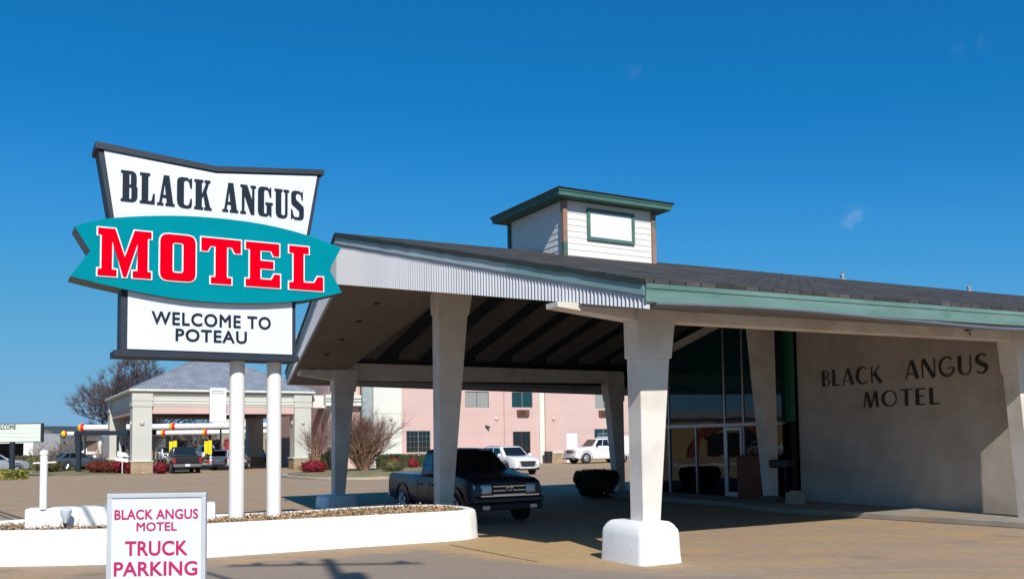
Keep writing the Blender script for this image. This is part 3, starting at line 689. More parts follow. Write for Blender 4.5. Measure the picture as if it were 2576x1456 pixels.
# cupola
cw0, cw1, ct0, ct1 = 2.60, 5.33, 6.14, 8.80
m = MB()
rows = 9; zt, zb = 7.86, 6.2
hh = (zt - zb) / 11
for i in range(11):
    z0 = zb + i * hh; a, b = .011, .0
    m.hexa([(cw0 - a, ct0 - a, z0), (cw1 + a, ct0 - a, z0), (cw1 + a, ct1 + a, z0), (cw0 - a, ct1 + a, z0)], [(cw0 - b, ct0 - b, z0 + hh), (cw1 + b, ct0 - b, z0 + hh), (cw1 + b, ct1 + b, z0 + hh), (cw0 - b, ct1 + b, z0 + hh)])
cup = m.build('cupola', siding, motel)
m = MB()
for (x, y) in ((cw0, ct0), (cw1, ct0), (cw0, ct1), (cw1, ct1)):
    m.box(x - .06, x + .06, y - .06, y + .06, 6.3, 7.83)
m.build('corner_trim', mat('peeling_trim', c8(150, 118, 102), .85, var=.15, scale=2, col2=c8(62, 96, 86), c2scale=1.1, c2lo=.5, c2hi=.56, stretch=(1, 1, .8)), cup)
m = MB(); ov = .36; zf = 7.87
m.hexa([(cw0 - ov, ct0 - ov, zf), (cw1 + ov, ct0 - ov, zf), (cw1 + ov, ct1 + ov, zf), (cw0 - ov, ct1 + ov, zf)], [(cw0 - ov, ct0 - ov, zf + .15), (cw1 + ov, ct0 - ov, zf + .15), (cw1 + ov, ct1 + ov, zf + .15), (cw0 - ov, ct1 + ov, zf + .15)])
m.hexa([(cw0 - ov - .02, ct0 - ov - .02, zf + .10), (cw1 + ov + .02, ct0 - ov - .02, zf + .10), (cw1 + ov + .02, ct1 + ov + .02, zf + .10), (cw0 - ov - .02, ct1 + ov + .02, zf + .10)], [(cw0 - ov - .03, ct0 - ov - .03, zf + .148), (cw1 + ov + .03, ct0 - ov - .03, zf + .148), (cw1 + ov + .03, ct1 + ov + .03, zf + .148), (cw0 - ov - .03, ct1 + ov + .03, zf + .148)])
m.build('cupola_fascia', mat('cupola_green', c8(64, 104, 94), .65, var=.15, scale=2.5), cup)
m = MB(); e = ov + .05; cxm = (cw0 + cw1) / 2; cym = (ct0 + ct1) / 2
m.hexa([(cw0 - e, ct0 - e, zf + .152), (cw1 + e, ct0 - e, zf + .152), (cw1 + e, ct1 + e, zf + .152), (cw0 - e, ct1 + e, zf + .152)], [(cw0 - e, ct0 - e, zf + .18), (cw1 + e, ct0 - e, zf + .18), (cw1 + e, ct1 + e, zf + .18), (cw0 - e, ct1 + e, zf + .18)])
m.hexa([(cw0 - e + .01, ct0 - e + .01, zf + .178), (cw1 + e - .01, ct0 - e + .01, zf + .178), (cw1 + e - .01, ct1 + e - .01, zf + .178), (cw0 - e + .01, ct1 + e - .01, zf + .178)], [(cxm - .1, cym - .1, zf + .44), (cxm + .1, cym - .1, zf + .44), (cxm + .1, cym + .1, zf + .44), (cxm - .1, cym + .1, zf + .44)])
m.build('cupola_roof', shingle, cup)
m = MB(); a0, a1, b0, b1 = 3.26, 4.71, 6.93, 7.73; q = .085; y0, y1 = ct0 - .06, ct0 - .01
m.box(a0, a1, y0, y1, b1 - q, b1); m.box(a0, a1, y0, y1, b0, b0 + q); m.box(a0, a0 + q, y0, y1, b0 + q, b1 - q); m.box(a1 - q, a1, y0, y1, b0 + q, b1 - q)
m.build('window_frame', mat('window_green', c8(72, 108, 100), .65, var=.2, scale=3), cup)
m = MB(); m.box(a0 + q, a1 - q, ct0 - .03, ct0 - .024, b0 + q, b1 - q); m.build('window_pane', mat('white_panel', (.84, .84, .83, 1), .3, var=.02), cup)

#PART3
# ================================================================== MAIN SIGN (local x = v, z up, face at y = -.4)
SK = .93
def SP(w, z): return (w * SK, z * SK + .14)
sign = thing('motel_sign', 'tall navy-framed sign with teal arrow-ended band on two white poles above the planter', 'sign', (-5.42, 17.99, 0), YAW)
YF = -.37
def poly(pts): return [SP(*p) for p in pts]
for x in (0.0, .73):
    m = MB(); m.tube([(x, 0, .4), (x, 0, 3.66)], .145, 24); m.build('pole', mat('pole_paint', (.80, .78, .74, 1), .7, var=.04, scale=1.5, spec=.3, col2=(.62, .47, .36, 1), c2scale=.8, c2lo=.62, c2hi=.9, stretch=(2, 2, 1)), sign, smooth=40)
# upper cabinet
m = MB(); up = poly([(-2.79, 7.80), (-.56, 7.66), (1.69, 7.90), (1.38, 6.1), (-2.50, 6.1)]); up.reverse(); shape(m, [up], YF + .01, .2); cab = m.build('upper_cabinet', navy, sign)
m = MB(); up = poly([(-2.69, 7.80), (-.54, 7.63), (1.61, 7.86), (1.30, 6.1), (-2.43, 6.1)]); up.reverse(); shape(m, [up], YF - .012, YF + .009); face = m.build('sign_face', signwhite, cab)
m = MB(); tp = poly([(-2.85, 7.95), (-.56, 7.77), (1.76, 8.01), (1.76, 7.90), (-.55, 7.66), (-2.85, 7.82)]); tp.reverse(); shape(m, [tp], YF - .05, .26); m.build('top_cap', navy, cab)
# lower cabinet
m = MB(); lo = poly([(-2.34, 5.1), (1.14, 5.1), (1.14, 3.87), (-2.34, 3.87)]); lo.reverse(); shape(m, [lo], YF + .01, .2); lcab = m.build('lower_cabinet', navy, sign)
m = MB(); lo = poly([(-2.22, 5.1), (1.06, 5.1), (1.06, 3.9), (-2.22, 3.9)]); lo.reverse(); shape(m, [lo], YF - .012, YF + .009); lface = m.build('sign_face', signwhite, lcab)
m = MB(); x0, z0 = SP(-2.46, 3.75); x1, z1 = SP(1.2, 3.87); m.box(x0, x1, YF - .05, .27, z0, z1); m.build('base_channel', navy, lcab)
# teal band
def curve(pts, n=5):
    out = []; P2 = [Vector(p) for p in pts]
    for i in range(len(P2) - 1):
        a = P2[max(i - 1, 0)]; b = P2[i]; c = P2[i + 1]; d = P2[min(i + 2, len(P2) - 1)]
        for k in range(n):
            t = k / n; out.append(tuple(.5 * ((2 * b) + (c - a) * t + (2 * a - 5 * b + 4 * c - d) * t * t + (3 * b - a - 3 * c + d) * t ** 3)))
    out.append(tuple(P2[-1])); return out
tb = curve([(-3.2, 6.21), (-2.61, 6.42), (-1.65, 6.58), (-.72, 6.65), (.34, 6.63), (1.28, 6.5), (2.11, 6.28)]) + [(1.84, 5.78)] + curve([(2.12, 5.29), (1.29, 5.07), (.26, 4.94), (-.87, 4.91), (-1.78, 4.98), (-2.66, 5.12), (-3.26, 5.24)]) + [(-2.92, 5.75)]
m = MB(); L = poly(tb)[::-1]; shape(m, [L], YF - .13, .17)
band = m.build('arrow_band', mat('band_edge', c8(70, 96, 104), .5, var=.1), sign)
m = MB(); L2 = [tuple(p) for p in poly(tb)[::-1]]; shape(m, [L2], YF - .145, YF - .133); m.build('band_face', teal, band)
# slab letters of the band
BL = {
 'M': (10.3, [[(0, 0), (3.6, 0), (3.6, 1.4), (2.7, 1.4), (2.7, 7.4), (4.85, 0), (5.45, 0), (7.6, 7.4), (7.6, 1.4), (6.7, 1.4), (6.7, 0), (10.3, 0), (10.3, 1.4), (9.6, 1.4), (9.6, 8.6), (10.3, 8.6), (10.3, 10), (7.0, 10), (5.15, 4.2), (3.3, 10), (0, 10), (0, 8.6), (.7, 8.6), (.7, 1.4), (0, 1.4)]]),
 'O': (7.2, [[(0, 0, 1.7), (7.2, 0, 1.7), (7.2, 10, 1.7), (0, 10, 1.7)], [(2.5, 1.7, .6), (4.7, 1.7, .6), (4.7, 8.3, .6), (2.5, 8.3, .6)]]),
 'T': (8.3, [[(2, 0), (6.3, 0), (6.3, 1.4), (5.35, 1.4), (5.35, 8.3), (6.4, 8.3), (7.0, 7.1), (8.3, 7.1), (8.3, 10), (0, 10), (0, 7.1), (1.3, 7.1), (1.9, 8.3), (2.95, 8.3), (2.95, 1.4), (2, 1.4)]]),
 'E': (7.6, [[(0, 0), (7.6, 0), (7.6, 3), (6.3, 3), (5.7, 1.7), (3.2, 1.7), (3.2, 4.2), (6.1, 4.2), (6.1, 5.9), (3.2, 5.9), (3.2, 8.3), (5.6, 8.3), (6.1, 7.2), (7.4, 7.2), (7.4, 10), (0, 10), (0, 8.4), (.9, 8.4), (.9, 1.6), (0, 1.6)]]),
 'L': (7.9, [[(0, 0), (7.9, 0), (7.9, 3.2), (6.6, 3.2), (5.8, 1.7), (3.3, 1.7), (3.3, 8.4), (4.5, 8.4), (4.5, 10), (0, 10), (0, 8.4), (1, 8.4), (1, 1.6), (0, 1.6)]]),
}
def put(loops, x, z, kx, kz): return [[(x + a * kx, z + b * kz) for a, b in rnd(L)] for L in loops]
for ch, a, b in (('M', -2.79, -1.82), ('O', -1.655, -.975), ('T', -.865, -.07), ('E', .03, .75), ('L', .945, 1.69)):
    wdt, loops = BL[ch]; x0, z0 = SP(a, 5.29); x1, z1 = SP(b, 6.22); kx = (x1 - x0) / wdt; kz = (z1 - z0) / 10
    P2 = put(loops, x0, z0, kx, kz)
    out = [offset(P2[0], .024)] + [offset(h_, -.025) for h_ in P2[1:]]
    m = MB(); shape(m, out, YF - .165, YF - .147, 0); shape(m, [P2[0]] + P2[1:], YF - .18, YF - .1665, 1)
    o = m.build('letter', [white, red], band)
# clarendon-like letters of the upper face
CL = {
 'B': (5.5, [[(0, 0), (5.5, 0, 2.2), (5.5, 5.1, 1.3), (4.4, 5.2, .1), (5.2, 5.5, .9), (5.2, 10, 2), (0, 10), (0, 9.2), (.6, 9.2), (.6, .8), (0, .8)], [(2.8, .9), (3.5, .9, .5), (3.5, 4.7, .5), (2.8, 4.7)], [(2.8, 5.6), (3.3, 5.6, .4), (3.3, 9.1, .4), (2.8, 9.1)]]),
 'L': (5.0, [[(0, 0), (5, 0), (5, 3.4), (4.4, 3.4), (3.9, .9, 1.2), (2.8, .9), (2.8, 9.2), (3.4, 9.2), (3.4, 10), (0, 10), (0, 9.2), (.6, 9.2), (.6, .8), (0, .8)]]),
 'A': (6.0, [[(0, 0), (2.2, 0), (2.2, .8), (1.6, .8), (1.9, 2.6), (3.1, 2.6), (3.3, .8), (2.8, .8), (2.8, 0), (6, 0), (6, .8), (5.5, .8), (4.1, 10), (2.2, 10), (.7, .8), (0, .8)], [(2.1, 3.5), (2.95, 3.5), (2.55, 7.2)]]),
 'C': (5.2, [[(0, -.1, 2.6), (5.2, -.1, 2.4), (5.2, 3.2), (4.7, 3.2), (4.1, .8, 1.4), (2.4, .8, .9), (2.4, 9.2, .9), (4.0, 9.2, 1.0), (4.6, 6.7), (5.2, 6.7), (5.2, 10), (4.7, 10), (4.4, 9.4), (3.7, 10.1, .6), (0, 10.1, 2.6)]]),
 'K': (6.0, [[(0, 0), (3.2, 0), (3.2, .8), (2.7, .8), (2.7, 3.7), (3.2, 4.7), (4.0, .8), (3.5, .8), (3.5, 0), (6.2, 0), (6.2, .8), (5.7, .8), (4.3, 6.2), (5.2, 9.2), (5.7, 9.2), (5.7, 10), (3.6, 10), (3.6, 9.2), (4.2, 9.2), (2.7, 5.2), (2.7, 9.2), (3.2, 9.2), (3.2, 10), (0, 10), (0, 9.2), (.5, 9.2), (.5, .8), (0, .8)]]),
 'N': (6.0, [[(0, 0), (2.2, 0), (2.2, .8), (1.6, .8), (1.6, 6.2), (4.0, 0), (5.4, 0), (5.4, 9.2), (6, 9.2), (6, 10), (3.9, 10), (3.9, 9.2), (4.5, 9.2), (4.5, 5.0), (2.6, 10), (0, 10), (0, 9.2), (.6, 9.2), (.6, .8), (0, .8)]]),
 'G': (5.7, [[(0, -.1, 2.6), (3.6, -.1, .8), (4.3, .7), (4.7, 0), (5.3, 0), (5.3, 4.0), (5.8, 4.0), (5.8, 4.8), (2.9, 4.8), (2.9, 4), (3.4, 4.0), (3.4, .8, .3), (2.4, .8, .5), (2.4, 9.2, .9), (3.9, 9.2, 1.0), (4.6, 6.7), (5.2, 6.7), (5.2, 10), (4.7, 10), (4.4, 9.4), (3.7, 10.1, .6), (0, 10.1, 2.6)]]),
 'U': (5.8, [[(0, 10), (0, 9.2), (.5, 9.2), (.5, -.1, 2.2), (5.2, -.1, 2), (5.2, 9.2), (5.8, 9.2), (5.8, 10), (3.6, 10), (3.6, 9.2), (4.2, 9.2), (4.2, .9, .9), (2.7, .9, .9), (2.7, 9.2), (3.2, 9.2), (3.2, 10)]]),
 'S': (5.2, [[(0, 0), (.4, 0), (.7, .6), (1.5, -.1, .5), (5.2, -.1, 2.2), (5.2, 4.6, 1.5), (2.0, 7.0, .8), (2.0, 9.2, .7), (3.8, 9.2, .8), (4.3, 7.0), (4.8, 7.0), (4.8, 10), (4.4, 10), (4.1, 9.5), (3.3, 10.1, .6), (.1, 10.1, 2.2), (.1, 5.4, 1.5), (3.3, 3.1, .8), (3.3, .8, .7), (1.2, .8, .9), (.5, 3.4), (0, 3.4)]]),
}
def word(wd_, a, b, za, zb, parent):
    tot = sum(CL[c][0] for c in wd_) + .75 * (len(wd_) - 1); x0, z0 = SP(a, za); x1, z1 = SP(b, zb); kx = (x1 - x0) / tot; kz = (z1 - z0) / 10; x = x0
    for c in wd_:
        P2 = put(CL[c][1], x, z0, kx, kz); m = MB(); shape(m, P2, YF - .03, YF - .0125); m.build('letter', ink, parent); x += (CL[c][0] + .75) * kx
word('BLACK', -2.38, -.645, 6.83, 7.45, cab); word('ANGUS', -.42, 1.31, 6.84, 7.46, cab)
def signtext(body, a, b, za, zb, off):
    x0, z0 = SP(a, za); x1, z1 = SP(b, zb); text('lettering', body, ink, lcab, ((x0 + x1) / 2, YF - .02, z0), 1, width=x1 - x0, height=z1 - z0, ext=.007, off=off * .9, spacing=1.12)
signtext('WELCOME TO', -1.78, .6, 4.41, 4.68, .025); signtext('POTEAU', -1.32, .1, 4.09, 4.35, .025)

# ================================================================== PLANTER
outer = [(-10.4, 17.0), (-10.3, 16.35), (-9.7, 15.85), (-8.7, 15.62), (-6.8, 15.75), (-5.54, 16.42), (-3.71, 17.38), (-2.28, 18.12), (-1.15, 18.72), (-.86, 19.1), (-.82, 19.55), (-1.15, 20.35), (-1.75, 20.85), (-2.7, 20.85), (-3.6, 20.35), (-4.63, 19.5), (-5.8, 18.95), (-7.2, 18.75), (-9, 18.6), (-10.1, 17.9)]
def smoothloop(P2, n=4):
    out = []; N = len(P2); P2 = [Vector(p) for p in P2]
    for i in range(N):
        a, b, c, d = P2[i - 1], P2[i], P2[(i + 1) % N], P2[(i + 2) % N]
        for k in range(n):
            t = k / n; out.append(tuple(.5 * ((2 * b) + (c - a) * t + (2 * a - 5 * b + 4 * c - d) * t * t + (3 * b - a - 3 * c + d) * t ** 3)))
    return out
so = smoothloop(outer)
def off2(L, d): 
    return offset(L, d)
if area(so) < 0: so = so[::-1]
rings = []
for z, d in ((-.02, .05), (.3, .02), (.5, .0), (.56, -.02), (.585, -.06), (.585, -.2), (.55, -.24), (.40, -.24)):
    rings.append([(x, y, z) for x, y in offset(so, d)])
planter = thing('planter', 'long white masonry planter full of brown leaf litter under the tall sign', 'planter', (0, 0, 0))
m = MB(); m.loft(rings, caps=False); m.build('rim_wall', whitepaint, planter, smooth=40)
m = MB(); 
rb = [(-9.0, 16.93), (-5.85, 18.05), (-6.02, 18.55), (-9.17, 17.43)]
m.prism(rb, .42, .86); m.build('raised_wall', whitepaint, planter, bevel=.03)
soil = MB(); ins = offset(so, -.2); soil.add([(x, y, .5) for x, y in ins], [tuple(range(len(ins)))])
litterm = [mat('litter_tan', (.45, .27, .12, 1), .9, var=.3), mat('litter_brown', (.24, .12, .06, 1), .9, var=.3), mat('litter_pale', (.55, .42, .26, 1), .9, var=.3)]
so2 = MB(); so2.add([(x, y, .49) for x, y in ins], [tuple(range(len(ins)))])
so2.build('soil', mat('soil', (.12, .075, .045, 1), .95, var=.3), planter)
def inside(p, L):
    c = False
    for i in range(len(L)):
        a, b = L[i - 1], L[i]
        if (a[1] > p[1]) != (b[1] > p[1]) and p[0] < (b[0] - a[0]) * (p[1] - a[1]) / (b[1] - a[1]) + a[0]: c = not c
    return c
rr = random.Random(11); m = MB(); cnt = 0
while cnt < 15000:
    p = (rr.uniform(-10.2, -.9), rr.uniform(15.8, 20.8))
    if not inside(p, ins): continue
    if p[0] < -5.9 and rr.random() < .55: continue
    if inside(p, rb): continue
    cnt += 1; z = .50 + abs(rr.gauss(0, .028)) + (.04 if p[0] > -5.8 else 0)
    a = Vector((rr.gauss(0, 1), rr.gauss(0, 1), rr.gauss(0, .5))).normalized(); b = a.cross(Vector((rr.gauss(0, .5), rr.gauss(0, .5), 1))).normalized(); l = rr.uniform(.012, .036); q = Vector((p[0], p[1], z))
    m.add([q - a * l, q + b * l * .6, q + a * l, q - b * l * .6], [(0, 1, 2, 3)], rr.randrange(3))
tag(m.build('leaf_litter', litterm), 'brown and tan dead leaves lying in the white planter', 'leaf litter', kind='stuff')
# white pipe post on the planter
t = thing('pipe_post', 'short white capped pipe post with a cross peg on the planter end', 'post', (-8.72, 17.05, .86))
m = MB(); m.tube([(0, 0, -.01), (0, 0, 1.02)], .066, 16); m.build('pipe', whitepaint, t, smooth=40)
m = MB(); m.tube([(0, 0, 1.0), (0, 0, 1.05), (0, 0, 1.08)], [.078, .078, .04], 16); m.build('cap', whitepaint, t, smooth=30)
m = MB(); m.tube([(-.2, 0, .84), (.22, .02, .855)], .016, 6); m.build('peg', whitepaint, t)
# flood lamp in the planter
t = thing('spot_lamp', 'white bulb-shaped spot lamp on a stake in the planter beside the truck parking sign', 'spot lamp', (-8.25, 16.95, .5))
m = MB(); m.tube([(0, 0, 0), (0, 0, .1)], .03, 8); m.build('stake', blackm, t)
m = MB(); m.tube([(0, 0, .1), (0, 0, .16), (.0, 0, .26), (.01, 0, .34), (.01, 0, .37)], [.03, .05, .095, .1, .06], 12); m.build('bulb', mat('lamp_white', (.62, .66, .72, 1), .3, var=.05), t, smooth=50)
# twigs
m = MB(); rr = random.Random(8)
for i in range(26):
    x, y = -8.35 + rr.gauss(0, .28), 16.9 + rr.gauss(0, .08); m.tube([(x, y, .48), (x + rr.gauss(0, .06), y, .48 + rr.uniform(.06, .22))], [.006, .003], 3)
tag(m.build('dry_weed', barkm), 'tuft of dry brown weed stems around the white spot lamp', 'weed')

# ================================================================== TRUCK PARKING BOARD
bx0, bx1, by, bt = -3.757, -2.848, 8.5, 1.56
bd = thing('parking_sign', 'white portable board in an aluminium frame with magenta truck parking lettering', 'sign', ((bx0 + bx1) / 2, by, 0), radians(1.0))
hw = (bx1 - bx0) / 2; fw_ = .042
m = MB(); m.box(-hw, hw, 0, .05, bt - fw_, bt); m.box(-hw, hw, 0, .05, .42, .42 + fw_); m.box(-hw, -hw + fw_, 0, .05, .42 + fw_, bt - fw_); m.box(hw - fw_, hw, 0, .05, .42 + fw_, bt - fw_)
m.build('frame', mat('pale_aluminium', (.62, .65, .68, 1), .4, metal=.3, var=.05), bd, bevel=.006)
m = MB(); m.box(-hw + .03, hw - .03, .015, .035, .45, bt - .03); m.build('panel', signwhite, bd)
for s_ in (-1, 1):
    m = MB(); m.tube([(s_ * (hw - .06), .03, .43), (s_ * (hw - .03), -.22, 0)], .014, 8); m.tube([(s_ * (hw - .06), .03, .43), (s_ * (hw - .03), .28, 0)], .014, 8); m.build('leg', alum, bd)
sc_ = 8.5 / 2300
def by_(y): return 2 - (y - 1121) * sc_
for body, xa, xb, ya, yb in (('BLACK ANGUS', 290, 498, 1280, 1305), ('MOTEL', 345, 445, 1312, 1334), ('TRUCK', 317, 472, 1358, 1395), ('PARKING', 290, 497, 1409, 1445)):
    text('lettering', body, magenta, bd, (((xa + xb) / 2 - 394.5) * sc_, .012, by_(yb)), 1, width=(xb - xa) * sc_, height=(yb - ya) * sc_, ext=.002, off=.02, spacing=1.03)

# ================================================================== LOBBY THINGS
p = W(10.72, 8.35, .0)
t = thing('wooden_cabinet', 'reddish brown wooden board cabinet standing between the lobby door and a column', 'cabinet', p, YAW + pi / 2)
# local x = u ; left in picture = +x
m = MB(); m.box(-.5, .5, -.16, .16, .145, 1.42); m.build('body', mat('brown_wood', c8(120, 58, 34), .7, var=.2, scale=3, stretch=(1, 1, 4)), t, bevel=.01)
m = MB(); m.box(-.53, .53, -.19, .19, 1.421, 1.46); m.build('top', mat('brown_wood2', c8(96, 50, 34), .7, var=.2), t)
p = W(10.15, 6.6, .14)
t = thing('drop_box_stand', 'black drop box on two thin legs in front of a column', 'drop box', p, YAW - pi / 2)
for s_ in (-.14, .14):
    m = MB(); m.tube([(s_, 0, 0), (s_, 0, .98)], .02, 6); m.build('leg', blackm, t)
m = MB(); m.tube([(-.14, 0, .2), (.14, 0, .35), (-.14, 0, .5), (.14, 0, .65), (-.14, 0, .8)], .008, 4); m.build('brace', blackm, t)
m = MB(); m.box(-.34, .34, -.18, .18, .98, 1.22); m.build('box', blackm, t, bevel=.05)
p = W(10.1, 6.1, .14)
t = thing('cinder_block', 'grey hollow cinder block beside the drop box stand', 'concrete block', p, YAW + pi / 2)
m = MB(); m.box(-.25, .25, -.1, -.07, 0, .3); m.box(-.25, .25, .07, .1, 0, .3); m.box(-.25, -.2, -.07, .07, 0, .3); m.box(.2, .25, -.07, .07, 0, .3); m.box(-.02, .02, -.07, .07, 0, .3); m.box(-.2, -.02, -.07, .07, .13, .17)
m.build('shell', mat('cinder', (.42, .36, .27, 1), .95, var=.15), t)
m = MB(); m.box(-.14, .1, -.1, .1, .301, .36); m.build('cap_slab', mat('cinder', (.42, .36, .27, 1)), t)
for i, (q, lb) in enumerate(((-.55, 'dark concrete slab lying left of the cinder block'),)):
    t = thing('concrete_slab', lb, 'concrete block', W(10.15, 7.0 + 0, .14), YAW)
    m = MB(); m.box(-.2, .2, -.3, .3, 0, .16); m.build('slab', mat('dark_concrete', (.12, .11, .10, 1), .95, var=.2), t, bevel=.015)
# dark clipped shrub in the shade near the far right column
t = thing('clipped_shrub', 'big dark clipped shrub, narrower at its foot, in the shade beside the far column', 'shrub', (2.88, 31.9, 0), YAW)
m = MB()
def bushring(z, a, b, n=16): return [(a * cos(2 * pi * k / n) * (1 + .03 * sin(3 * k)), b * sin(2 * pi * k / n), z) for k in range(n)]
m.loft([bushring(.05, .5, .4), bushring(.25, .62, .5), bushring(.55, .74, .6), bushring(.8, .76, .6), bushring(.93, .6, .48)], 2)
rr = random.Random(3)
for i in range(7000):
    a = rr.uniform(0, 2 * pi); z = rr.uniform(.04, .97); k = .5 + .30 * min(1, z / .6) - .55 * max(0, z - .75)
    rad = k * (rr.uniform(.95, 1.07) if z < .93 else rr.uniform(0, 1.0)); q = Vector((cos(a) * rad, sin(a) * rad * .8, z))
    d = Vector((rr.gauss(0, 1), rr.gauss(0, 1), rr.gauss(0, 1))).normalized(); e = d.cross(Vector((rr.gauss(0, 1), rr.gauss(0, 1), rr.gauss(0, 1)))).normalized(); l = rr.uniform(.015, .035)
    m.add([q - d * l, q + e * l * .6, q + d * l, q - e * l * .6], [(0, 1, 2, 3)], rr.randrange(3))
m.build('foliage', LM_dark, t)
m = MB(); rr = random.Random(5)
for i in range(16):
    x, z = rr.uniform(-.05, .6), rr.uniform(.08, .3); m.sphere((x, -.52 - rr.uniform(0, .05) + .1 * (1 - z), z), .025, 5, 4)
m.build('blossom', mat('pale_blossom', (.6, .58, .6, 1), .8), t)

#PART4
# ================================================================== VEHICLES  (local +x forward, +y left)
def bool_cut(o, cutters):
    for c in cutters:
        md = o.modifiers.new('b', 'BOOLEAN'); md.operation = 'DIFFERENCE'; md.solver = 'EXACT'; md.object = c
    dg = bpy.context.evaluated_depsgraph_get(); dg.update()
    me = bpy.data.meshes.new_from_object(o.evaluated_get(dg)); o.modifiers.clear(); o.data = me
    for c in cutters: bpy.data.objects.remove(c)
def vehicle(name, label, cat, loc, heading, body_m, kind='pickup', L=5.6, Wd=1.95, H=1.9, belt=1.2, hood=1.12, xw=(1.75, -1.75), wr=.38, lower_m=None, group=None, detail=2, grille='bars', cowl=1.2, cab=(1.35, -.95, .6, -.8), lampm=None, roofrails=False):
    t = thing(name, label, cat, loc, heading, group)
    hw = Wd / 2; f = L / 2; b = -L / 2; zb = .34 if kind != 'suv' else .28
    def ring(x, zt, w, z0=zb, crown=.03):
        half = [(0, z0), (w * .80, z0), (w * .96, z0 + .08), (w, z0 + .25), (w, (z0 + zt) * .5 + .05), (w * .992, zt - .16), (w * .965, zt - .04), (w * .90, zt), (w * .4, zt + crown * .8), (0, zt + crown)]
        return [(x, y, z) for y, z in half] + [(x, -y, z) for y, z in half[-2:0:-1]]
    c0, c1, ct0, ct1 = cab
    st = []
    if kind == 'pickup':
        st = [(b, belt, hw * .97, zb + .12), (b + .06, belt + .02, hw * .99, zb + .05), (c1, belt, hw, zb), (c0 - .3, belt, hw, zb), (c0, cowl, hw * .985, zb), (f - .8, hood + .03, hw * .985, zb), (f - .25, hood - .04, hw * .97, zb), (f - .09, hood - .09, hw * .95, zb + .03), (f - .02, hood - .16, hw * .92, zb + .06), (f, hood - .3, hw * .9, zb + .1)]
    else:
        st = [(b, belt - .3, hw * .84, zb + .2), (b + .08, belt - .1, hw * .93, zb + .08), (b + .4, belt, hw * .98, zb), (c0 - .3, belt - .02, hw, zb), (c0, cowl, hw * .985, zb), (f - .7, hood, hw * .96, zb), (f - .3, hood - .07, hw * .92, zb), (f - .08, hood - .22, hw * .82, zb + .02), (f, hood - .42, hw * .66, zb + .1)]
    m = MB(); m.loft([ring(x, zt, w, z0) for x, zt, w, z0 in st])
    body = m.build('body', [body_m, dark], t)
    cut = []
    for xx in xw:
        for s_ in (-1, 1):
            c = MB(); c.disc((xx, s_ * (hw - .06), wr + .02), (0, 1, 0), wr + .085, .5, 26, 1); cut.append(c.build('c', [body_m, dark]))
    if kind == 'pickup':
        c = MB(); c.box(b + .07, c1 - .1, -hw + .1, hw - .1, .78, 1.6, 1); cut.append(c.build('c', [body_m, dark]))
    bool_cut(body, cut)
    me = body.data; me.polygons.foreach_set('use_smooth', [True] * len(me.polygons)); me.set_sharp_from_angle(angle=radians(32))
    # cabin
    bw = hw * .95; tw = hw * (.80 if kind == 'pickup' else .76)
    zb_ = belt - .05
    Bm = [(c0, -bw * .95, cowl - .05), (c0, bw * .95, cowl - .05), (c1, bw * .97, zb_), (c1, -bw * .97, zb_)]
    Tm = [(ct0, -tw * .93, H - .07), (ct0, tw * .93, H - .07), (ct1, tw * .96, H - .05), (ct1, -tw * .96, H - .05)]
    B4, T4 = Bm, Tm
    m = MB(); xr = (ct0 + ct1) / 2
    m.hexa([Bm[0], Bm[3], Bm[2], Bm[1]], [Tm[0], Tm[3], Tm[2], Tm[1]]); cabin = m.build('cabin', body_m, t, smooth=60, bevel=.09, segs=4)
    m = MB(); m.loft([[(ct0 - .05 + (ct1 - ct0 + .1) * q, y * tw * .9, H - .075 + .075 * sin(pi * (.1 + .8 * q)) * (1 - .35 * y * y)) for y in (-1, -.6, 0, .6, 1)] for q in [k / 8 for k in range(9)]], caps=False, close=False); m.build('roof_panel', body_m, t, smooth=60)
    def quad(a, b_, c, d, u0, u1, v0, v1, out=.012, u2=None, u3=None):
        a, b_, c, d = map(Vector, (a, b_, c, d)); P = lambda u_, v_: (a.lerp(b_, u_)).lerp(d.lerp(c, u_), v_)
        n = (b_ - a).cross(d - a).normalized(); q = [P(u0, v0), P(u1, v0), P(u3 if u3 is not None else u1, v1), P(u2 if u2 is not None else u0, v1)]
        mm = MB(); mm.hexa([p - n * .02 for p in q], [p + n * out for p in q]); return mm, P
    mm, _ = quad(B4[0], B4[1], T4[1], T4[0], .075, .925, .12, .9); mm.build('windshield', carglass, t)
    mm, _ = quad(B4[2], B4[3], T4[3], T4[2], .08, .92, .25 if kind != 'van' else .4, .9); mm.build('rear_window', carglass, t)
    span = c0 - c1
    wins = [(.10, .40, .24), (.44, .70, .44), (.74, .92, .74)] if kind == 'suv' else ([(.10, .50, .25), (.54, .93, .54)] if kind == 'pickup' else [(.10, .48, .28), (.52, .88, .52)])
    for s_ in (1, -1):
        for (u0_, u1_, u2_) in wins:
            if s_ == 1: a, b2, c, d = Bm[1], Bm[2], Tm[2], Tm[1]
            else: a, b2, c, d = Bm[3], Bm[0], Tm[0], Tm[3]
            lo_, hi_ = max(u0_, .05), min(u1_, .95)
            if s_ == 1: mm, _ = quad(a, b2, c, d, u0_, u1_, .16, .86, out=.012, u2=lo_, u3=hi_)
            else: mm, _ = quad(a, b2, c, d, 1 - u1_, 1 - u0_, .16, .86, out=.012, u2=1 - hi_, u3=1 - lo_)
            mm.build('side_window', carglass, t)
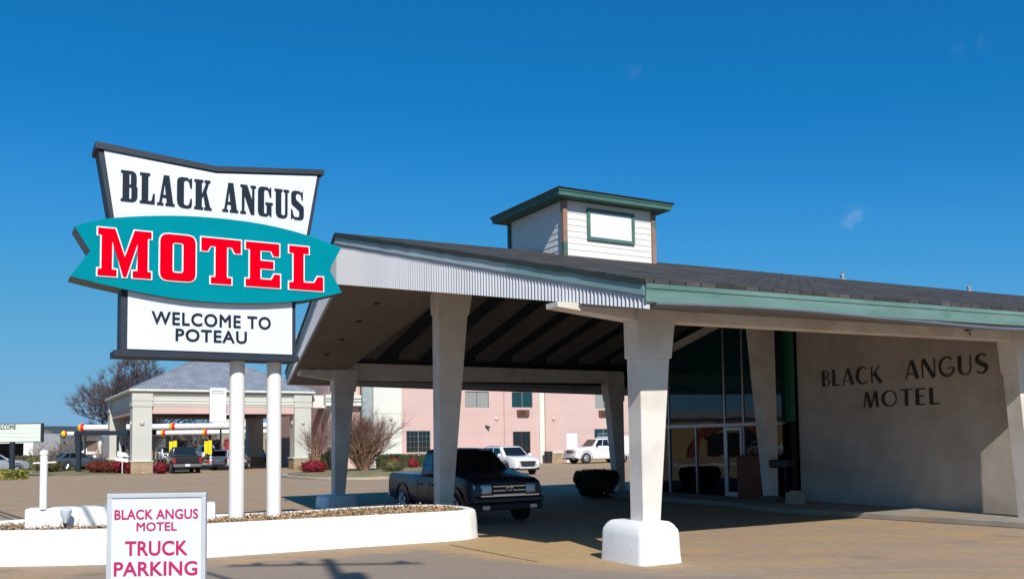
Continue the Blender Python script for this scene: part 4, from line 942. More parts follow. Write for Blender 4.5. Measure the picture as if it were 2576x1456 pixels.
    # wheels
    for xx in xw:
        for s_ in (-1, 1):
            y = s_ * (hw - .13)
            m = MB(); m.tube([(xx, y - .12, wr), (xx, y - .1, wr), (xx, y + .1, wr), (xx, y + .12, wr)], [wr * .93, wr, wr, wr * .93], 24); wh = m.build('wheel', rubber, t, smooth=40)
            m = MB(); yo = y + s_ * .122; m.disc((xx, yo - s_ * .01, wr), (0, 1, 0), wr * .60, .03, 20); m.disc((xx, yo + s_ * .012, wr), (0, 1, 0), wr * .16, .03, 10)
            for k in range(6 if detail > 1 else 5):
                a = 2 * pi * k / (6 if detail > 1 else 5); m.tube([(xx, yo + s_ * .01, wr), (xx + cos(a) * wr * .58, yo + s_ * .01, wr + sin(a) * wr * .58)], [.05, .035], 4)
            m.build('rim', rimm, wh)
    lp = lampm or lampglass
    lw = .46 if kind == 'pickup' else .34
    zl = hood - (.29 if kind == 'pickup' else .27)
    for s_ in (-1, 1):
        m = MB(); y0, y1 = sorted((s_ * hw * .92, s_ * (hw * .92 - lw)))
        yo, yi = s_ * hw * (.93 if kind == 'pickup' else .86), s_ * (hw * .93 - lw)
        xo, xi = f - (.16 if kind == 'pickup' else .42), f - (.0 if kind == 'pickup' else .03)
        ht = .25 if kind == 'pickup' else .11
        if kind == 'pickup':
            ya, yb = sorted((s_ * hw * .93, s_ * (hw * .93 - lw)))
            m.hexa([(f - .2, ya, zl - .12), (f + .045 - (.07 if s_ < 0 else 0), ya, zl - .12), (f + .045 - (.07 if s_ > 0 else 0), yb, zl - .12), (f - .2, yb, zl - .12)], [(f - .22, ya, zl + .12), (f + .03 - (.07 if s_ < 0 else 0), ya, zl + .12), (f + .03 - (.07 if s_ > 0 else 0), yb, zl + .12), (f - .22, yb, zl + .12)])
            m.build('headlight', lp, t, bevel=.035, segs=3, smooth=50)
        else:
            rg = [[(xx_, yy, zl - ht / 2 + dz), (xx_ + .02, yy, zl + dz), (xx_ - .03, yy, zl + ht / 2 + dz), (xx_ - .15, yy, zl + dz)] for xx_, yy, dz in ((xi + .02, yi, 0), ((xi + xo) / 2 + .05, (yi + yo) / 2, .0), (xo + .02, yo, .03))]
            m.loft(rg); m.build('headlight', lp, t, smooth=50)
        if detail > 1:
            for xx in xw:   # arch lips
                m = MB(); R_ = wr + .09; m.tube([(xx + R_ * cos(a), s_ * (hw + .004), wr + .02 + R_ * sin(a)) for a in [pi * (q - 1) / 14 for q in range(17)]], .022, 5); m.build('arch_lip', body_m if body_m is midnight else plastic, t, smooth=60)
            for xx in ((c0 - .05, (c0 + c1) / 2 - .1, c1 + .08) if kind == 'pickup' else (c0 - .1, (c0 + c1) / 2 + .15, c1 + .9)):
                m = MB(); m.box(xx - .006, xx + .006, min(s_ * (hw - .03), s_ * (hw + .003)), max(s_ * (hw - .03), s_ * (hw + .003)), zb + .28, belt - .14); m.build('door_seam', dark, t)
            for xx in ((c0 + c1) / 2 + .02, c1 + .22):
                m = MB(); m.box(xx - .02, xx + .16, min(s_ * (hw - .02), s_ * (hw + .03)), max(s_ * (hw - .02), s_ * (hw + .03)), belt - .25, belt - .21); m.build('door_handle', body_m if kind != 'pickup' else plastic, t, bevel=.008)
        m = MB(); yo = s_ * hw * .95; zt_ = belt - .22
        m.box(b - .015, b + .12, min(yo, yo - s_ * .16), max(yo, yo - s_ * .16), zt_ - .25, zt_ + .12); m.build('tail_light', redlens, t, bevel=.02)
        m = MB(); xm_ = c0 - .35; m.box(xm_ - .05, xm_ + .06, min(s_ * (hw - .02), s_ * (hw + .17)), max(s_ * (hw - .02), s_ * (hw + .17)), belt + .0, belt + .16); m.build('mirror', plastic if detail > 1 and kind == 'pickup' else body_m, t, bevel=.03)
    m = MB(); gw = hw * .93 - lw - .02
    if kind == 'pickup':
        m.box(f - .12, f + .012, -gw, gw, zl - .15, zl + .13); gr = m.build('grille', plastic, t, bevel=.02)
        m = MB()
        for z in (-.13, -.03, .07): m.box(f + .0, f + .03, -gw * .98, gw * .98, zl + z - .011, zl + z + .011)
        m.build('grille_bar', chrome, gr)
        if grille == 'oval':
            m = MB()
            for (ry, rz, oz) in ((.10, .062, .0), (.036, .058, 0), (.066, .026, .024)):
                m.tube([(f + .045, ry * cos(a * pi / 10), zl + oz + rz * sin(a * pi / 10)) for a in range(21)], .011, 5, caps=False)
            m.build('emblem', chrome, gr)
        m = MB(); m.box(f - .35, f + .08, -hw * .95, hw * .95, .50, .67); bp = m.build('bumper', body_m if detail > 1 else chrome, t, bevel=.05)
        m = MB(); m.box(f - .1, f + .085, -hw * .80, hw * .80, .675, .705); m.build('chrome_strip', chrome, bp)
        m = MB(); m.box(f - .35, f + .04, -hw * .93, hw * .93, .34, .498); m.build('valance', plastic, t, bevel=.03)
        m = MB(); m.box(b - .1, b + .2, -hw * .95, hw * .95, .48, .66); m.build('rear_bumper', chrome, t, bevel=.03)
        m = MB(); m.box(b - .115, b - .101, -.16, .16, .52, .66); m.build('number_plate', white, t)
        m = MB(); m.box(b - .01, b + .03, -hw * .82, hw * .82, .70, belt - .03); m.box(b - .025, b - .01, -.13, .13, belt - .16, belt - .1); m.build('tailgate', body_m, t, bevel=.01)
        for s_ in (-1, 1):
            m = MB(); m.box(f - .02, f + .085, min(s_ * .55, s_ * .75), max(s_ * .55, s_ * .75), .36, .47); m.build('fog_lamp', lp, t, bevel=.02)
    else:
        m.loft([[(f - .05, y, z) for y, z in ((-gw * .75, zl - .28), (gw * .75, zl - .28), (gw * 1.0, zl - .02), (gw * .9, zl + .03), (-gw * .9, zl + .03), (-gw * 1.0, zl - .02))], [(f + .02, y * .95, z) for y, z in ((-gw * .75, zl - .27), (gw * .75, zl - .27), (gw * 1.0, zl - .03), (gw * .9, zl + .02), (-gw * .9, zl + .02), (-gw * 1.0, zl - .03))]])
        gr = m.build('grille', plastic, t)
        m = MB(); m.tube([(f + .03, -gw, zl - .03), (f + .035, -gw * .75, zl - .28), (f + .035, gw * .75, zl - .28), (f + .03, gw, zl - .03)], .014, 5); m.tube([(f + .035, .09 * cos(a * pi / 8), zl - .1 + .06 * sin(a * pi / 8)) for a in range(17)], .01, 4, caps=False); m.build('grille_trim', chrome, gr)
        m = MB(); m.box(f - .5, f - .0, -hw * .8, hw * .8, zb + .0, zb + .15); m.build('lower_bumper', plastic, t, bevel=.04)
        m = MB(); m.box(b - .0, b + .4, -hw * .84, hw * .84, zb + .05, zb + .25); m.build('rear_bumper', lower_m or plastic, t, bevel=.04)
        m = MB(); m.box(b - .012, b + .02, -.22, .22, zb + .38, zb + .5); m.build('number_plate', white, t)
    if lower_m:
        m = MB()
        for s_ in (-1, 1): m.box(xw[1] + wr + .1, xw[0] - wr - .1, min(s_ * (hw + .012), s_ * (hw - .05)), max(s_ * (hw + .012), s_ * (hw - .05)), zb, zb + .3)
        m.build('sill_cladding', lower_m, t)
    return t
HU = atan2(U.y, U.x)              # heading along +u
HD = HU + pi                      # heading along -u (towards the camera)
midnight = mat('midnight_blue_paint', (.005, .013, .03, 1), .28, var=.02, spec=.5)
whitecar = paint('white_car_paint', (.80, .80, .80, 1))
blackcar = paint('black_car_paint', (.012, .012, .014, 1))
greycar = paint('grey_car_paint', (.16, .18, .21, 1))
bluegrey = paint('blue_grey_paint', (.06, .085, .12, 1))
silver = paint('silver_paint', (.45, .46, .48, 1), metal=.4)
p = W(1.42, 9.62)
vehicle('pickup_truck', 'midnight blue pickup with chrome grille bars parked in the shade under the motel roof', 'pickup truck', p, HD, midnight, 'pickup', L=5.3, Wd=2.0, H=1.83, belt=1.12, hood=1.13, xw=(1.68, -1.6), wr=.385, grille='oval', cab=(1.22, -.62, .5, -.5), cowl=1.27)
vehicle('parked_car', 'white compact SUV with black grille parked before the pink building, behind the dark pickup', 'car', (-.3, 55.6, 0), HD, whitecar, 'suv', L=4.8, Wd=1.95, H=1.72, belt=1.08, hood=1.05, xw=(1.4, -1.35), wr=.36, cab=(1.15, -2.1, .35, -1.75), cowl=1.08)
vehicle('pickup_truck', 'black pickup seen from behind at the foot of the hotel canopy pillar', 'pickup truck', (-24.15, 67.0, 0), HU - .05, blackcar, 'pickup', L=5.6, Wd=1.98, H=1.88, belt=1.2, hood=1.12, xw=(1.8, -1.65), wr=.4, detail=2)
vehicle('pickup_truck', 'white pickup facing out of the drive-in stall beside the yellow menu board', 'pickup truck', (-36.3, 108.5, 0), HD, whitecar, 'pickup', L=5.6, Wd=2.0, H=1.95, belt=1.25, hood=1.18, wr=.42, detail=1)
vehicle('parked_car', 'small white and blue grey hatchback turning behind the two white sign poles', 'car', (-22.55, 73.3, 0), radians(76), whitecar, 'suv', L=4.0, Wd=1.75, H=1.6, belt=1.0, hood=.98, xw=(1.3, -1.25), wr=.33, lower_m=bluegrey, cab=(1.0, -1.95, .3, -1.6), cowl=1.02)
vehicle('parked_car', 'dark blue SUV standing in shade between the two white sign poles', 'car', (-25.0, 88.5, 0), HD, bluegrey, 'suv', L=4.7, Wd=1.95, H=1.85, belt=1.15, hood=1.1, xw=(1.4, -1.4), wr=.38, cab=(1.1, -2.15, .4, -1.8), cowl=1.12)
vehicle('parked_car', 'dark hatchback with silver tail behind the row of rust and red shrubs', 'car', (-37.3, 78.2, 0), pi * .33, bluegrey, 'suv', L=4.6, Wd=1.85, H=1.55, belt=1.02, hood=1.0, xw=(1.4, -1.35), wr=.34, cab=(1.05, -2.1, .3, -1.3), cowl=1.03)
vehicle('parked_car', 'silver car cut by the left edge of the picture, behind the welcome board post', 'car', (-39.6, 70.0, 0), YAW + .2, silver, 'suv', L=4.7, Wd=1.85, H=1.55, belt=1.0, hood=1.0, xw=(1.4, -1.35), wr=.34, cab=(1.05, -2.0, .3, -1.4), cowl=1.03)
vehicle('parked_car', 'deep blue car by the white block wall in the far left', 'car', (-53.5, 108, 0), YAW, paint('deep_blue_paint', (.01, .02, .10, 1)), 'suv', L=4.5, Wd=1.85, H=1.55, belt=1.0, hood=1.0, xw=(1.4, -1.35), wr=.34, cab=(1.05, -2.0, .3, -1.4), cowl=1.03)
vehicle('parked_car', 'white car half hidden behind the left yellow menu board of the drive-in', 'car', (-39.9, 106, 0), HD, whitecar, 'suv', L=4.6, Wd=1.9, H=1.8, belt=1.1, hood=1.08, xw=(1.4, -1.35), wr=.36, cab=(1.1, -2.1, .35, -1.75), cowl=1.1)
# white service truck, side on: cab plus utility box
sv = vehicle('service_truck', 'white utility truck with a tall service box and blue door emblem, half behind a column', 'truck', tuple(Vector((5.1, 76.9, 0)) + V * 2.6), YAW + pi, whitecar, 'pickup', L=6.0, Wd=2.05, H=2.15, belt=1.38, hood=1.3, xw=(2.0, -1.75), wr=.48, detail=2, cab=(1.3, -.5, .65, -.35), cowl=1.42)
m = MB(); m.box(-3.0, -.55, -1.06, 1.06, .75, 2.25)
bx = m.build('service_box', whitecar, sv, bevel=.02)
m = MB()
for x in (-2.9, -2.1, -1.3): m.box(x, x + .7, 1.061, 1.075, .85, 2.15)
m.build('box_door', mat('pale_panel', (.72, .72, .72, 1), .4), bx)
m = MB(); m.box(.45, 1.0, 1.0, 1.012, .98, 1.18); m.box(.1, .4, 1.0, 1.012, 1.02, 1.14); m.build('door_emblem', mat('blue_decal', c8(60, 110, 150), .5), sv)
m = MB(); m.tube([(-.55, -.9, 2.25), (-.55, -.9, 2.5), (-3.0, -.9, 2.5)], .03, 5); m.tube([(-.55, .9, 2.25), (-.55, .9, 2.5), (-3.0, .9, 2.5), (-3.0, .9, 2.25)], .03, 5); m.build('ladder_rack', alum, sv)

# ================================================================== HOTEL CANOPY
HO = W(-.1, 58.55)
hc = thing('hotel_canopy', 'drive-up canopy with grey hipped shingle roof on square cream pillars beside the pink hotel', 'canopy', HO, YAW)
dw, dt = 11.75, 14.6
def pillar(w, t, back=False):
    m = MB(); a = .66; m.box(w - a, w + a, t - a, t + a, .92, 4.8)
    pc = m.build('pillar', cream, hc, bevel=.02)
    m = MB(); e = .05; m.box(w - a - e, w + a + e, t - a - e, t + a + e, 4.80, 5.15); m.box(w - a - .02, w + a + .02, t - a - .02, t + a + .02, 5.151, 5.22); m.box(w - a - e, w + a + e, t - a - e, t + a + e, 5.221, 5.84); m.build('pillar_cap', cream, pc, bevel=.015)
    m = MB(); m.box(w - a - .08, w + a + .08, t - a - .08, t + a + .08, 0, .84); m.build('stone_base', stone, pc)
    m = MB(); m.box(w - a - .14, w + a + .14, t - a - .14, t + a + .14, .841, .92); m.build('stone_cap', offwhite, pc, bevel=.02)
    if not back:
        m = MB(); m.sphere((w - .02, t - a - .03, 3.6), (.17, .09, .17), 14, 8); m.build('globe_lamp', mat('bronze_globe', c8(196, 184, 168), .4), pc, smooth=60)
        m = MB(); m.sphere((w - a - .03, t, 3.6), (.09, .17, .17), 14, 8); m.build('globe_lamp', mat('bronze_globe', c8(196, 184, 168), .4), pc, smooth=60)
for (w, t, bk) in ((0, 0, 0), (dw, 0, 0), (0, dt, 1), (dw, dt, 1)): pillar(w, t, bk)
for a in ((.67, dw - .67, -.5, .4), (.67, dw - .67, dt - .4, dt + .5)):
    m = MB(); m.box(*a, 4.84, 5.8); bmn = m.build('beam', cream, hc)
    m = MB(); m.box(a[0], a[1], a[2] - .04, a[3] + .04, 5.25, 5.31); m.box(a[0], a[1], a[2] - .05, a[3] + .05, 5.0, 5.04); m.box(a[0], a[1], a[2] - .05, a[3] + .05, 5.6, 5.8); m.build('moulding', offwhite, bmn)
    m = MB(); m.box(a[0], a[1], a[2] + .03, a[3] - .03, 4.3, 4.839); m.build('pink_band', pink, bmn)
for x0, x1 in ((-.5, .4), (dw - .4, dw + .5)):
    m = MB(); m.box(x0, x1, .67, dt - .67, 4.84, 5.8); bmn = m.build('beam', cream, hc)
    m = MB(); m.box(x0 + .03, x1 - .03, .67, dt - .67, 4.3, 4.839); m.build('pink_band', pink, bmn)
m = MB(); m.box(.41, dw - .41, .41, dt - .41, 4.5, 4.55); m.build('ceiling', mat('canopy_ceiling', (.12, .05, .05, 1), .9), hc)
m = MB(); e = .8; m.box(-e, dw + e, -e, dt + e, 5.85, 5.9); m.build('soffit_board', offwhite, hc)
m = MB(); m.box(-e - .12, dw + e + .12, -e - .12, dt + e + .12, 5.901, 6.05); m.build('gutter', offwhite, hc, bevel=.03)
m = MB(); e = .85; zr = 6.055; cx_, cy_ = dw / 2 + .1, dt / 2
b4 = [(-e, -e, zr), (dw + e, -e, zr), (dw + e, dt + e, zr), (-e, dt + e, zr)]
m.hexa(b4, [(cx_ - .3, cy_ - 1.2, 9.25), (cx_ + .3, cy_ - 1.2, 9.25), (cx_ + .3, cy_ + 1.2, 9.25), (cx_ - .3, cy_ + 1.2, 9.25)])
m.build('hip_roof', greyshingle, hc)
m = MB()
m.tube([(-e, -e, zr + .02), (cx_ - .3, cy_ - 1.2, 9.27)], .06, 6); m.tube([(dw + e, -e, zr + .02), (cx_ + .3, cy_ - 1.2, 9.27)], .06, 6); m.build('hip_cap', greyshingle, hc)
# white chimney-like panel rising in front of the canopy
t = thing('white_panel_sign', 'tall blank white panel standing before the hotel canopy, left of the sign poles', 'sign panel', W(4.35, 56.6), YAW)
m = MB(); m.box(0, 1.15, 0, .25, 3.65, 6.15); pn = m.build('panel', mat('blank_white', (.82, .83, .84, 1), .5, var=.02), t)
m = MB(); m.box(.15, .95, -.012, -.002, 5.72, 5.76); m.box(.15, .95, -.012, -.002, 5.88, 5.92); m.box(.15, .18, -.012, -.002, 5.761, 5.879); m.box(.92, .95, -.012, -.002, 5.761, 5.879); m.build('drawn_frame', plastic, pn)
m = MB(); m.tube([(1.72, .12, 0), (1.72, .12, 4.2), (1.1, .12, 4.2)], .06, 8); m.build('post', whitemetal, t)

# ================================================================== PINK HOTEL
hb = thing('hotel_building', 'two-storey pink hotel with cream pilasters and grooved stucco walls', 'building', W(0, 56.39), YAW)
def sec(w0, w1, t0, z0, z1, m_, nm='wall', dep=.5, par=None):
    mm = MB(); mm.box(w0, w1, t0, t0 + dep, z0, z1); return mm.build(nm, m_, par or hb)
HT = 7.1
GZ = [1.0, 2.62, 4.28, 6.3, HT]
def wallgrid(w0, w1, t0, m_, holes, dep=.35):
    """stucco wall with real openings and recessed horizontal joints"""
    xs = sorted(set([w0, w1] + [q for h_ in holes for q in h_[:2]])); zs = sorted(set([0, HT] + [q for h_ in holes for q in h_[2:4]] + [2.60, 2.63, 4.26, 4.29, 6.28, 6.31]))
    mm = MB()
    for i in range(len(xs) - 1):
        for k in range(len(zs) - 1):
            cx, cz = (xs[i] + xs[i + 1]) / 2, (zs[k] + zs[k + 1]) / 2
            if any(h_[0] < cx < h_[1] and h_[2] < cz < h_[3] for h_ in holes): continue
            gr = zs[k + 1] - zs[k] < .035
            mm.box(xs[i], xs[i + 1], t0 + (.012 if gr else 0), t0 + dep, zs[k], zs[k + 1])
    return mm.build('wall', m_, hb)
win = [(19.72, 21.86, 1.14, 2.91, 1), (25.09, 27.35, 4.85, 6.2, 2), (29.59, 31.69, 4.85, 6.2, 0), (38.35, 40.4, 4.85, 6.2, 2), (38.19, 40.2, 1.2, 2.97, 0), (44.5, 46.5, 4.85, 6.2, 0)]
drs = [(29.66, 31.42, 0.02, 2.78), (35.17, 36.39, .02, 2.63)]
wallgrid(19.14, 58, 0, pink, [h_[:4] for h_ in win] + drs)
sec(16.75, 19.139, -.45, 0, HT, offwhite, dep=.9); sec(16.0, 16.749, .0, 0, HT, mat('return_shade_grey', c8(150, 160, 160), .9), dep=.4)  # narrow section's grey paints in the shade on the off-white section's return
sec(13.6, 15.999, .6, 0, HT, pink, dep=.4)
sec(32.32, 32.81, -.12, .0, HT, offwhite, 'pilaster', dep=.115); sec(32.811, 33.4, -.3, .0, HT, pink, 'pilaster', dep=.295)
for k in (2.6, 4.27): sec(16.75, 19.139, -.462, k, k + .025, mat('joint_grey', c8(150, 150, 142), .9), 'joint', dep=.01)
m = MB(); m.box(13.6, 58, .7, 16, HT, HT + .05); m.box(13.6, 58, .7, 16, -.02, 0.01); m.build('roof', mat('flat_roof', (.3, .3, .3, 1)), hb)
m = MB(); m.box(13.6, 14, 1.1, 16, .02, HT); m.box(14.01, 58, 15.6, 16, .02, HT); m.box(57.6, 58, .4, 15.59, .02, HT); m.build('wall', pink, hb)
m = MB(); m.box(14.1, 57.5, 1.0, 1.1, .02, HT - .05); m.build('room_dark', dark, hb)
for (a, b_, c, d, cur) in win:
    m = MB(); q = .05; mid = (a + b_) / 2
    m.box(a, b_, .02, .1, d - q, d); m.box(a, b_, .02, .1, c, c + q); m.box(a, a + q, .02, .1, c + q, d - q); m.box(b_ - q, b_, .02, .1, c + q, d - q); m.box(mid - .035, mid + .035, .02, .1, c + q, d - q)
    wf = m.build('window', mat('window_frame_grey', c8(110, 118, 116), .5), hb)
    m = MB()
    if cur != 0:
        for k in range(1, 6):
            x = a + (b_ - a) * k / 6
            if k != 3: m.box(x - .012, x + .012, .045, .06, c + q, d - q)
        for k in range(1, 4): z = c + (d - c) * k / 4; m.box(a + q, mid - .035, .062, .075, z - .012, z + .012); m.box(mid + .035, b_ - q, .062, .075, z - .012, z + .012)
        m.build('muntin', mat('muntin_white', c8(160, 166, 162), .5) if cur == 2 else mat('muntin_grey', c8(104, 110, 108), .5), wf)
    m = MB(); m.box(a + q, b_ - q, .08, .088, c + q, d - q); m.build('pane', curtainglass if cur == 2 else (tealglass if cur == 0 else carglass), wf)
m = MB(); a, b_ = 29.66, 31.42; m.box(a, a + .08, .05, .15, .02, 2.78); m.box(b_ - .08, b_, .05, .15, .02, 2.78); m.box((a + b_) / 2 - .05, (a + b_) / 2 + .05, .05, .15, .02, 2.7); m.box(a + .08, b_ - .08, .05, .15, 2.7, 2.78)
dr = m.build('door', mat('bronze_frame', (.05, .035, .03, 1), .5), hb); m = MB(); m.box(a + .08, b_ - .08, .1, .11, .02, 2.7); m.build('pane', carglass, dr)
m = MB(); m.box(35.19, 36.37, .03, .1, .02, 2.61); dr = m.build('door', mat('white_door', (.78, .80, .82, 1), .5, var=.02), hb); m = MB(); m.sphere((35.35, .0, 1.2), .06, 8, 6); m.build('handle', alum, dr)
for a in (30.08, 38.7, 44.9):
    m = MB(); m.box(a, a + 1.15, -.22, .02, 4.1, 4.66); ac = m.build('air_conditioner', mat('ac_brown', c8(104, 72, 54), .6, var=.1), hb, bevel=.02)
    m = MB()
    for k in range(9): m.box(a + .1, a + .75, -.235, -.221, 4.17 + k * .05, 4.19 + k * .05)
    m.build('louvre', mat('ac_louvre', c8(84, 48, 36), .6), ac)
for w, t in ((18.2, -.5), (28.03, -.04), (33.83, -.04)):
    m = MB(); m.sphere((w, t, 3.88), (.17, .1, .17), 14, 8); m.build('globe_lamp', mat('bronze_globe', c8(196, 184, 168), .4), hb, smooth=60)
m = MB(); m.tube([(28.83, -.08, 0), (28.83, -.08, HT)], .06, 8); m.build('drainpipe', pink, hb)
m = MB(); m.box(26.95, 27.1, -.15, 0, 3.2, 3.32); m.tube([(27.0, -.1, 3.25), (27.25, -.3, 3.12)], [.07, .1], 8); m.build('flood_lamp', plastic, hb)
m = MB(); m.box(33.401, 35.1, -.1, -.002, 0, .85); m.box(36.45, 58, -.1, -.002, 0, .85); m.box(19.2, 29.6, -.1, -.002, 0, .5); m.build('stone_base', stone, hb)
m = MB(); m.box(33.401, 35.1, -.14, -.001, .851, .95); m.box(36.45, 58, -.14, -.001, .851, .95); m.box(19.2, 29.6, -.14, -.001, .501, .95); m.build('ledge', offwhite, hb)
# link between canopy and hotel
m = MB(); m.box(12.6, 13.59, 2.0, 2.6, 4.8, 5.8); m.box(13.0, 15.9, .0, .59, 4.9, 5.75); lk = m.build('link_beam', offwhite, hb); m = MB(); m.box(13.0, 15.9, -.02, -.001, 5.2, 5.26); m.box(13.0, 15.9, -.02, -.001, 5.42, 5.48); m.build('joint', dark, lk)
t = thing('trash_can', 'black round trash can standing by the white hotel door', 'trash can', W(32.75, 55.6))
m = MB(); m.tube([(0, 0, 0), (0, 0, .9)], [.3, .36], 16); m.build('bin', plastic, t); m = MB(); m.tube([(0, 0, .9), (0, 0, 1.0), (0, 0, 1.04)], [.38, .38, .2], 16); m.build('lid', plastic, t)

# hotel island with shrubs
isl = MB(); pts = smoothloop([(-14.2, 56.5), (-11.5, 51.2), (-8.6, 49.2), (-6.2, 50.2), (-4.0, 56), (-2.5, 62), (-7, 66), (-12, 63)]); pts = pts if area(pts) > 0 else pts[::-1]
isl.hexa([(x, y, 0) for x, y in pts], [(x, y, .14) for x, y in pts]); tag(isl.build('kerb_island', mat('kerb_concrete', (.42, .36, .28, 1), .9, var=.1), bevel=.03), kind='structure')
isl = MB(); q = offset(pts, -.35); isl.hexa([(x, y, .1) for x, y in q], [(x, y, .2) for x, y in q]); tag(isl.build('grass_bed', drygrass), kind='structure')
isl = MB(); isl.add([(-52, 76, .006), (-36, 66, .006), (-29, 63.6, .006), (-24.5, 65.5, .006), (-30, 72, .006), (-36, 80, .006), (-50, 92, .006)], [tuple(range(7))]); tag(isl.build('grass_verge', drygrass), kind='structure')
isl = MB(); isl.add([(-33, 82, .006), (-15, 90, .006), (-18, 96, .006), (-36, 88, .006)], [(0, 1, 2, 3)]); tag(isl.build('grass_bed', mat('orange_mulch', (.36, .20, .10, 1), .95, var=.25)), kind='structure')

# crape myrtle: many bare stems
def vase(mb, base, h, sp, seed, n=14, r0=.05, lv=3):
    rr = random.Random(seed)
    for i in range(n):
        a = rr.uniform(0, 2 * pi); th = rr.uniform(.08, .5) * sp
        def grow(p, d, L, r, l):
            q = p + d * L * .5 + Vector((rr.gauss(0, .04), rr.gauss(0, .04), 0)) * L; q2 = p + d * L
            mb.tube([p, q, q2], [r, r * .8, r * .55], 4 if l > 1 else 3, caps=False, mi=0 if l < 2 else 1)
            if l == 0: return
            for k in range(3 if l > 1 else 4):
                nd = (d + Vector((rr.gauss(0, .42), rr.gauss(0, .42), rr.gauss(.08, .25)))).normalized(); grow(q.lerp(q2, rr.uniform(0, 1)), nd, L * rr.uniform(.5, .75), r * .5, l - 1)
        grow(Vector(base) + Vector((cos(a) * .15, sin(a) * .15, 0)), Vector((cos(a) * sin(th), sin(a) * sin(th), cos(th))), h * rr.uniform(.26, .46), r0 * rr.uniform(.6, 1), lv)
t = thing('crape_myrtle', 'bare reddish brown many-stemmed crape myrtle on the kerbed island', 'tree', (-9.7, 59.5, .1))
m = MB(); vase(m, (0, 0, 0), 4.9, 1.4, 21, n=85, r0=.055, lv=4); vase(m, (0, 0, 0), 3.2, 1.6, 22, n=40, r0=.03, lv=4); m.build('branches', [mat('red_twig', c8(104, 72, 60), .9, var=.25), mat('myrtle_bark', c8(150, 118, 98), .9, var=.2)], t)
m = MB()
rr = random.Random(2)
for i in range(9): a = rr.uniform(0, 6.28); m.tube([(cos(a) * .2, sin(a) * .2, -.1), (cos(a) * .5, sin(a) * .4, 1.6)], [.07, .04], 5)
m.build('trunk', mat('myrtle_bark', c8(150, 118, 98), .9), t)
t = thing('crape_myrtle', 'dark brown bare shrub tree tangled against the pink hotel corner, left of the island', 'tree', (-14.6, 68, 0))
m = MB(); vase(m, (0, 0, 0), 4.6, .55, 33, n=30, r0=.035, lv=3); m.build('branches', [mat('dark_twig', c8(96, 66, 56), .9, var=.25), mat('myrtle_bark', c8(150, 118, 98), .9)], t)
m = MB(); m.tube([(0, 0, -.05), (.1, 0, 1.4)], [.12, .07], 6); m.build('trunk', mat('myrtle_bark', c8(150, 118, 98), .9), t)
# shrubs
shrub('red nandina shrub in front of the cream pillar nearest the island', 'shrub', (-12.5, 57.6, 0.1), (.85, .7, .42), 1500, .07, LM_red, 1)
shrub('red nandina shrub left of the neat green hedge beside the crape myrtle', 'shrub', (-8.6, 66.0, 0.1), (.6, .5, .42), 900, .06, LM_red, 2)
shrub('small red nandina shrub at the left end of the clipped green hedge', 'shrub', (-7.1, 65.2, 0.1), (.42, .4, .4), 600, .06, LM_red, 3)
shrub('rounded dark brown shrub at the foot of the crape myrtle', 'shrub', (-7.5, 57.0, .1), (.75, .6, .42), 1200, .06, LM_brown, 4)
shrub('long clipped green hedge along the pink hotel wall under the ground-floor window', 'hedge', (-6.1, 69.0, 0), (3.4, .5, .55), 5200, .07, LM_green, 5, True, name='hedge', rotz=YAW)
shrub('square clipped green hedge block between the red shrubs', 'hedge', (-9.3, 68.2, 0), (.9, .5, .55), 1500, .07, LM_green, 6, True, name='hedge', rotz=YAW)
shrub('green hedge block at the stone base of the right canopy pillar', 'hedge', (-14.3, 69.3, 0), (1.0, .6, .6), 1600, .07, LM_green, 7, True, name='hedge', rotz=YAW)
shrub('dark green conical shrub between the right canopy pillar and the bare tree', 'shrub', (-13.1, 66.8, 0), (.6, .6, .9), 1500, .07, LM_dark, 8)
# red row by the left pillar
row = [(-31.7, 70.1, LM_rust, 'rust brown shrub at the left end of the red row'), (-30.5, 69.2, LM_rust, 'rust brown shrub second from the left in the red row'), (-29.6, 68.4, LM_rust, 'rust brown shrub in the middle of the red row, next to a crimson one'), (-28.8, 67.3, LM_red, 'round crimson shrub left of the little white sign'), (-27.9, 66.5, LM_red, 'round crimson shrub behind the little white sign'), (-26.9, 64.9, LM_red, 'round crimson shrub right at the stone base of the front pillar'), (-25.2, 66.0, LM_red, 'crimson shrub squeezed between the stone base and the black pickup')]
row = [(-31.6, 69.4), (-30.6, 69.0), (-29.7, 68.5), (-28.9, 67.8), (-28.1, 67.3), (-27.3, 65.9), (-24.9, 64.9)]
lab = ['rust brown shrub at the left end of the red row', 'rust brown shrub second from the left in the red row', 'rust brown shrub third in the red row, touching a crimson one', 'round crimson shrub just left of the little white sign', 'round crimson shrub behind the little white sign', 'round crimson shrub at the stone base of the front pillar', 'crimson shrub squeezed between the stone base and the black pickup']
for i, ((x, y), l) in enumerate(zip(row, lab)):
    shrub(l, 'shrub', (x, y, 0), (.72 if i < 5 else .5, .6, .46 if i < 6 else .4), 1300, .07, LM_rust if i < 3 else LM_red, 40 + i, group='red shrubs by the left canopy pillar')
t = thing('small_sign', 'little white double-board sign on a thin stake before the crimson shrubs', 'sign', (-28.2, 66.2, 0), .2)
m = MB(); m.tube([(0, 0, 0), (0, 0, 1.2)], .035, 6); m.build('post', whitemetal, t)
m = MB(); m.hexa([(-.5, 0, .95), (.4, 0, .8), (.4, .05, .8), (-.5, .05, .95)], [(-.5, 0, 1.2), (.4, 0, 1.05), (.4, .05, 1.05), (-.5, .05, 1.2)]); m.build('board', whitemetal, t)
m = MB(); m.hexa([(-.4, .06, 1.25), (.45, .06, 1.2), (.45, .1, 1.2), (-.4, .1, 1.25)], [(-.35, .06, 1.62), (.2, .06, 1.5), (.2, .1, 1.5), (-.35, .1, 1.62)]); m.build('board', whitemetal, t)
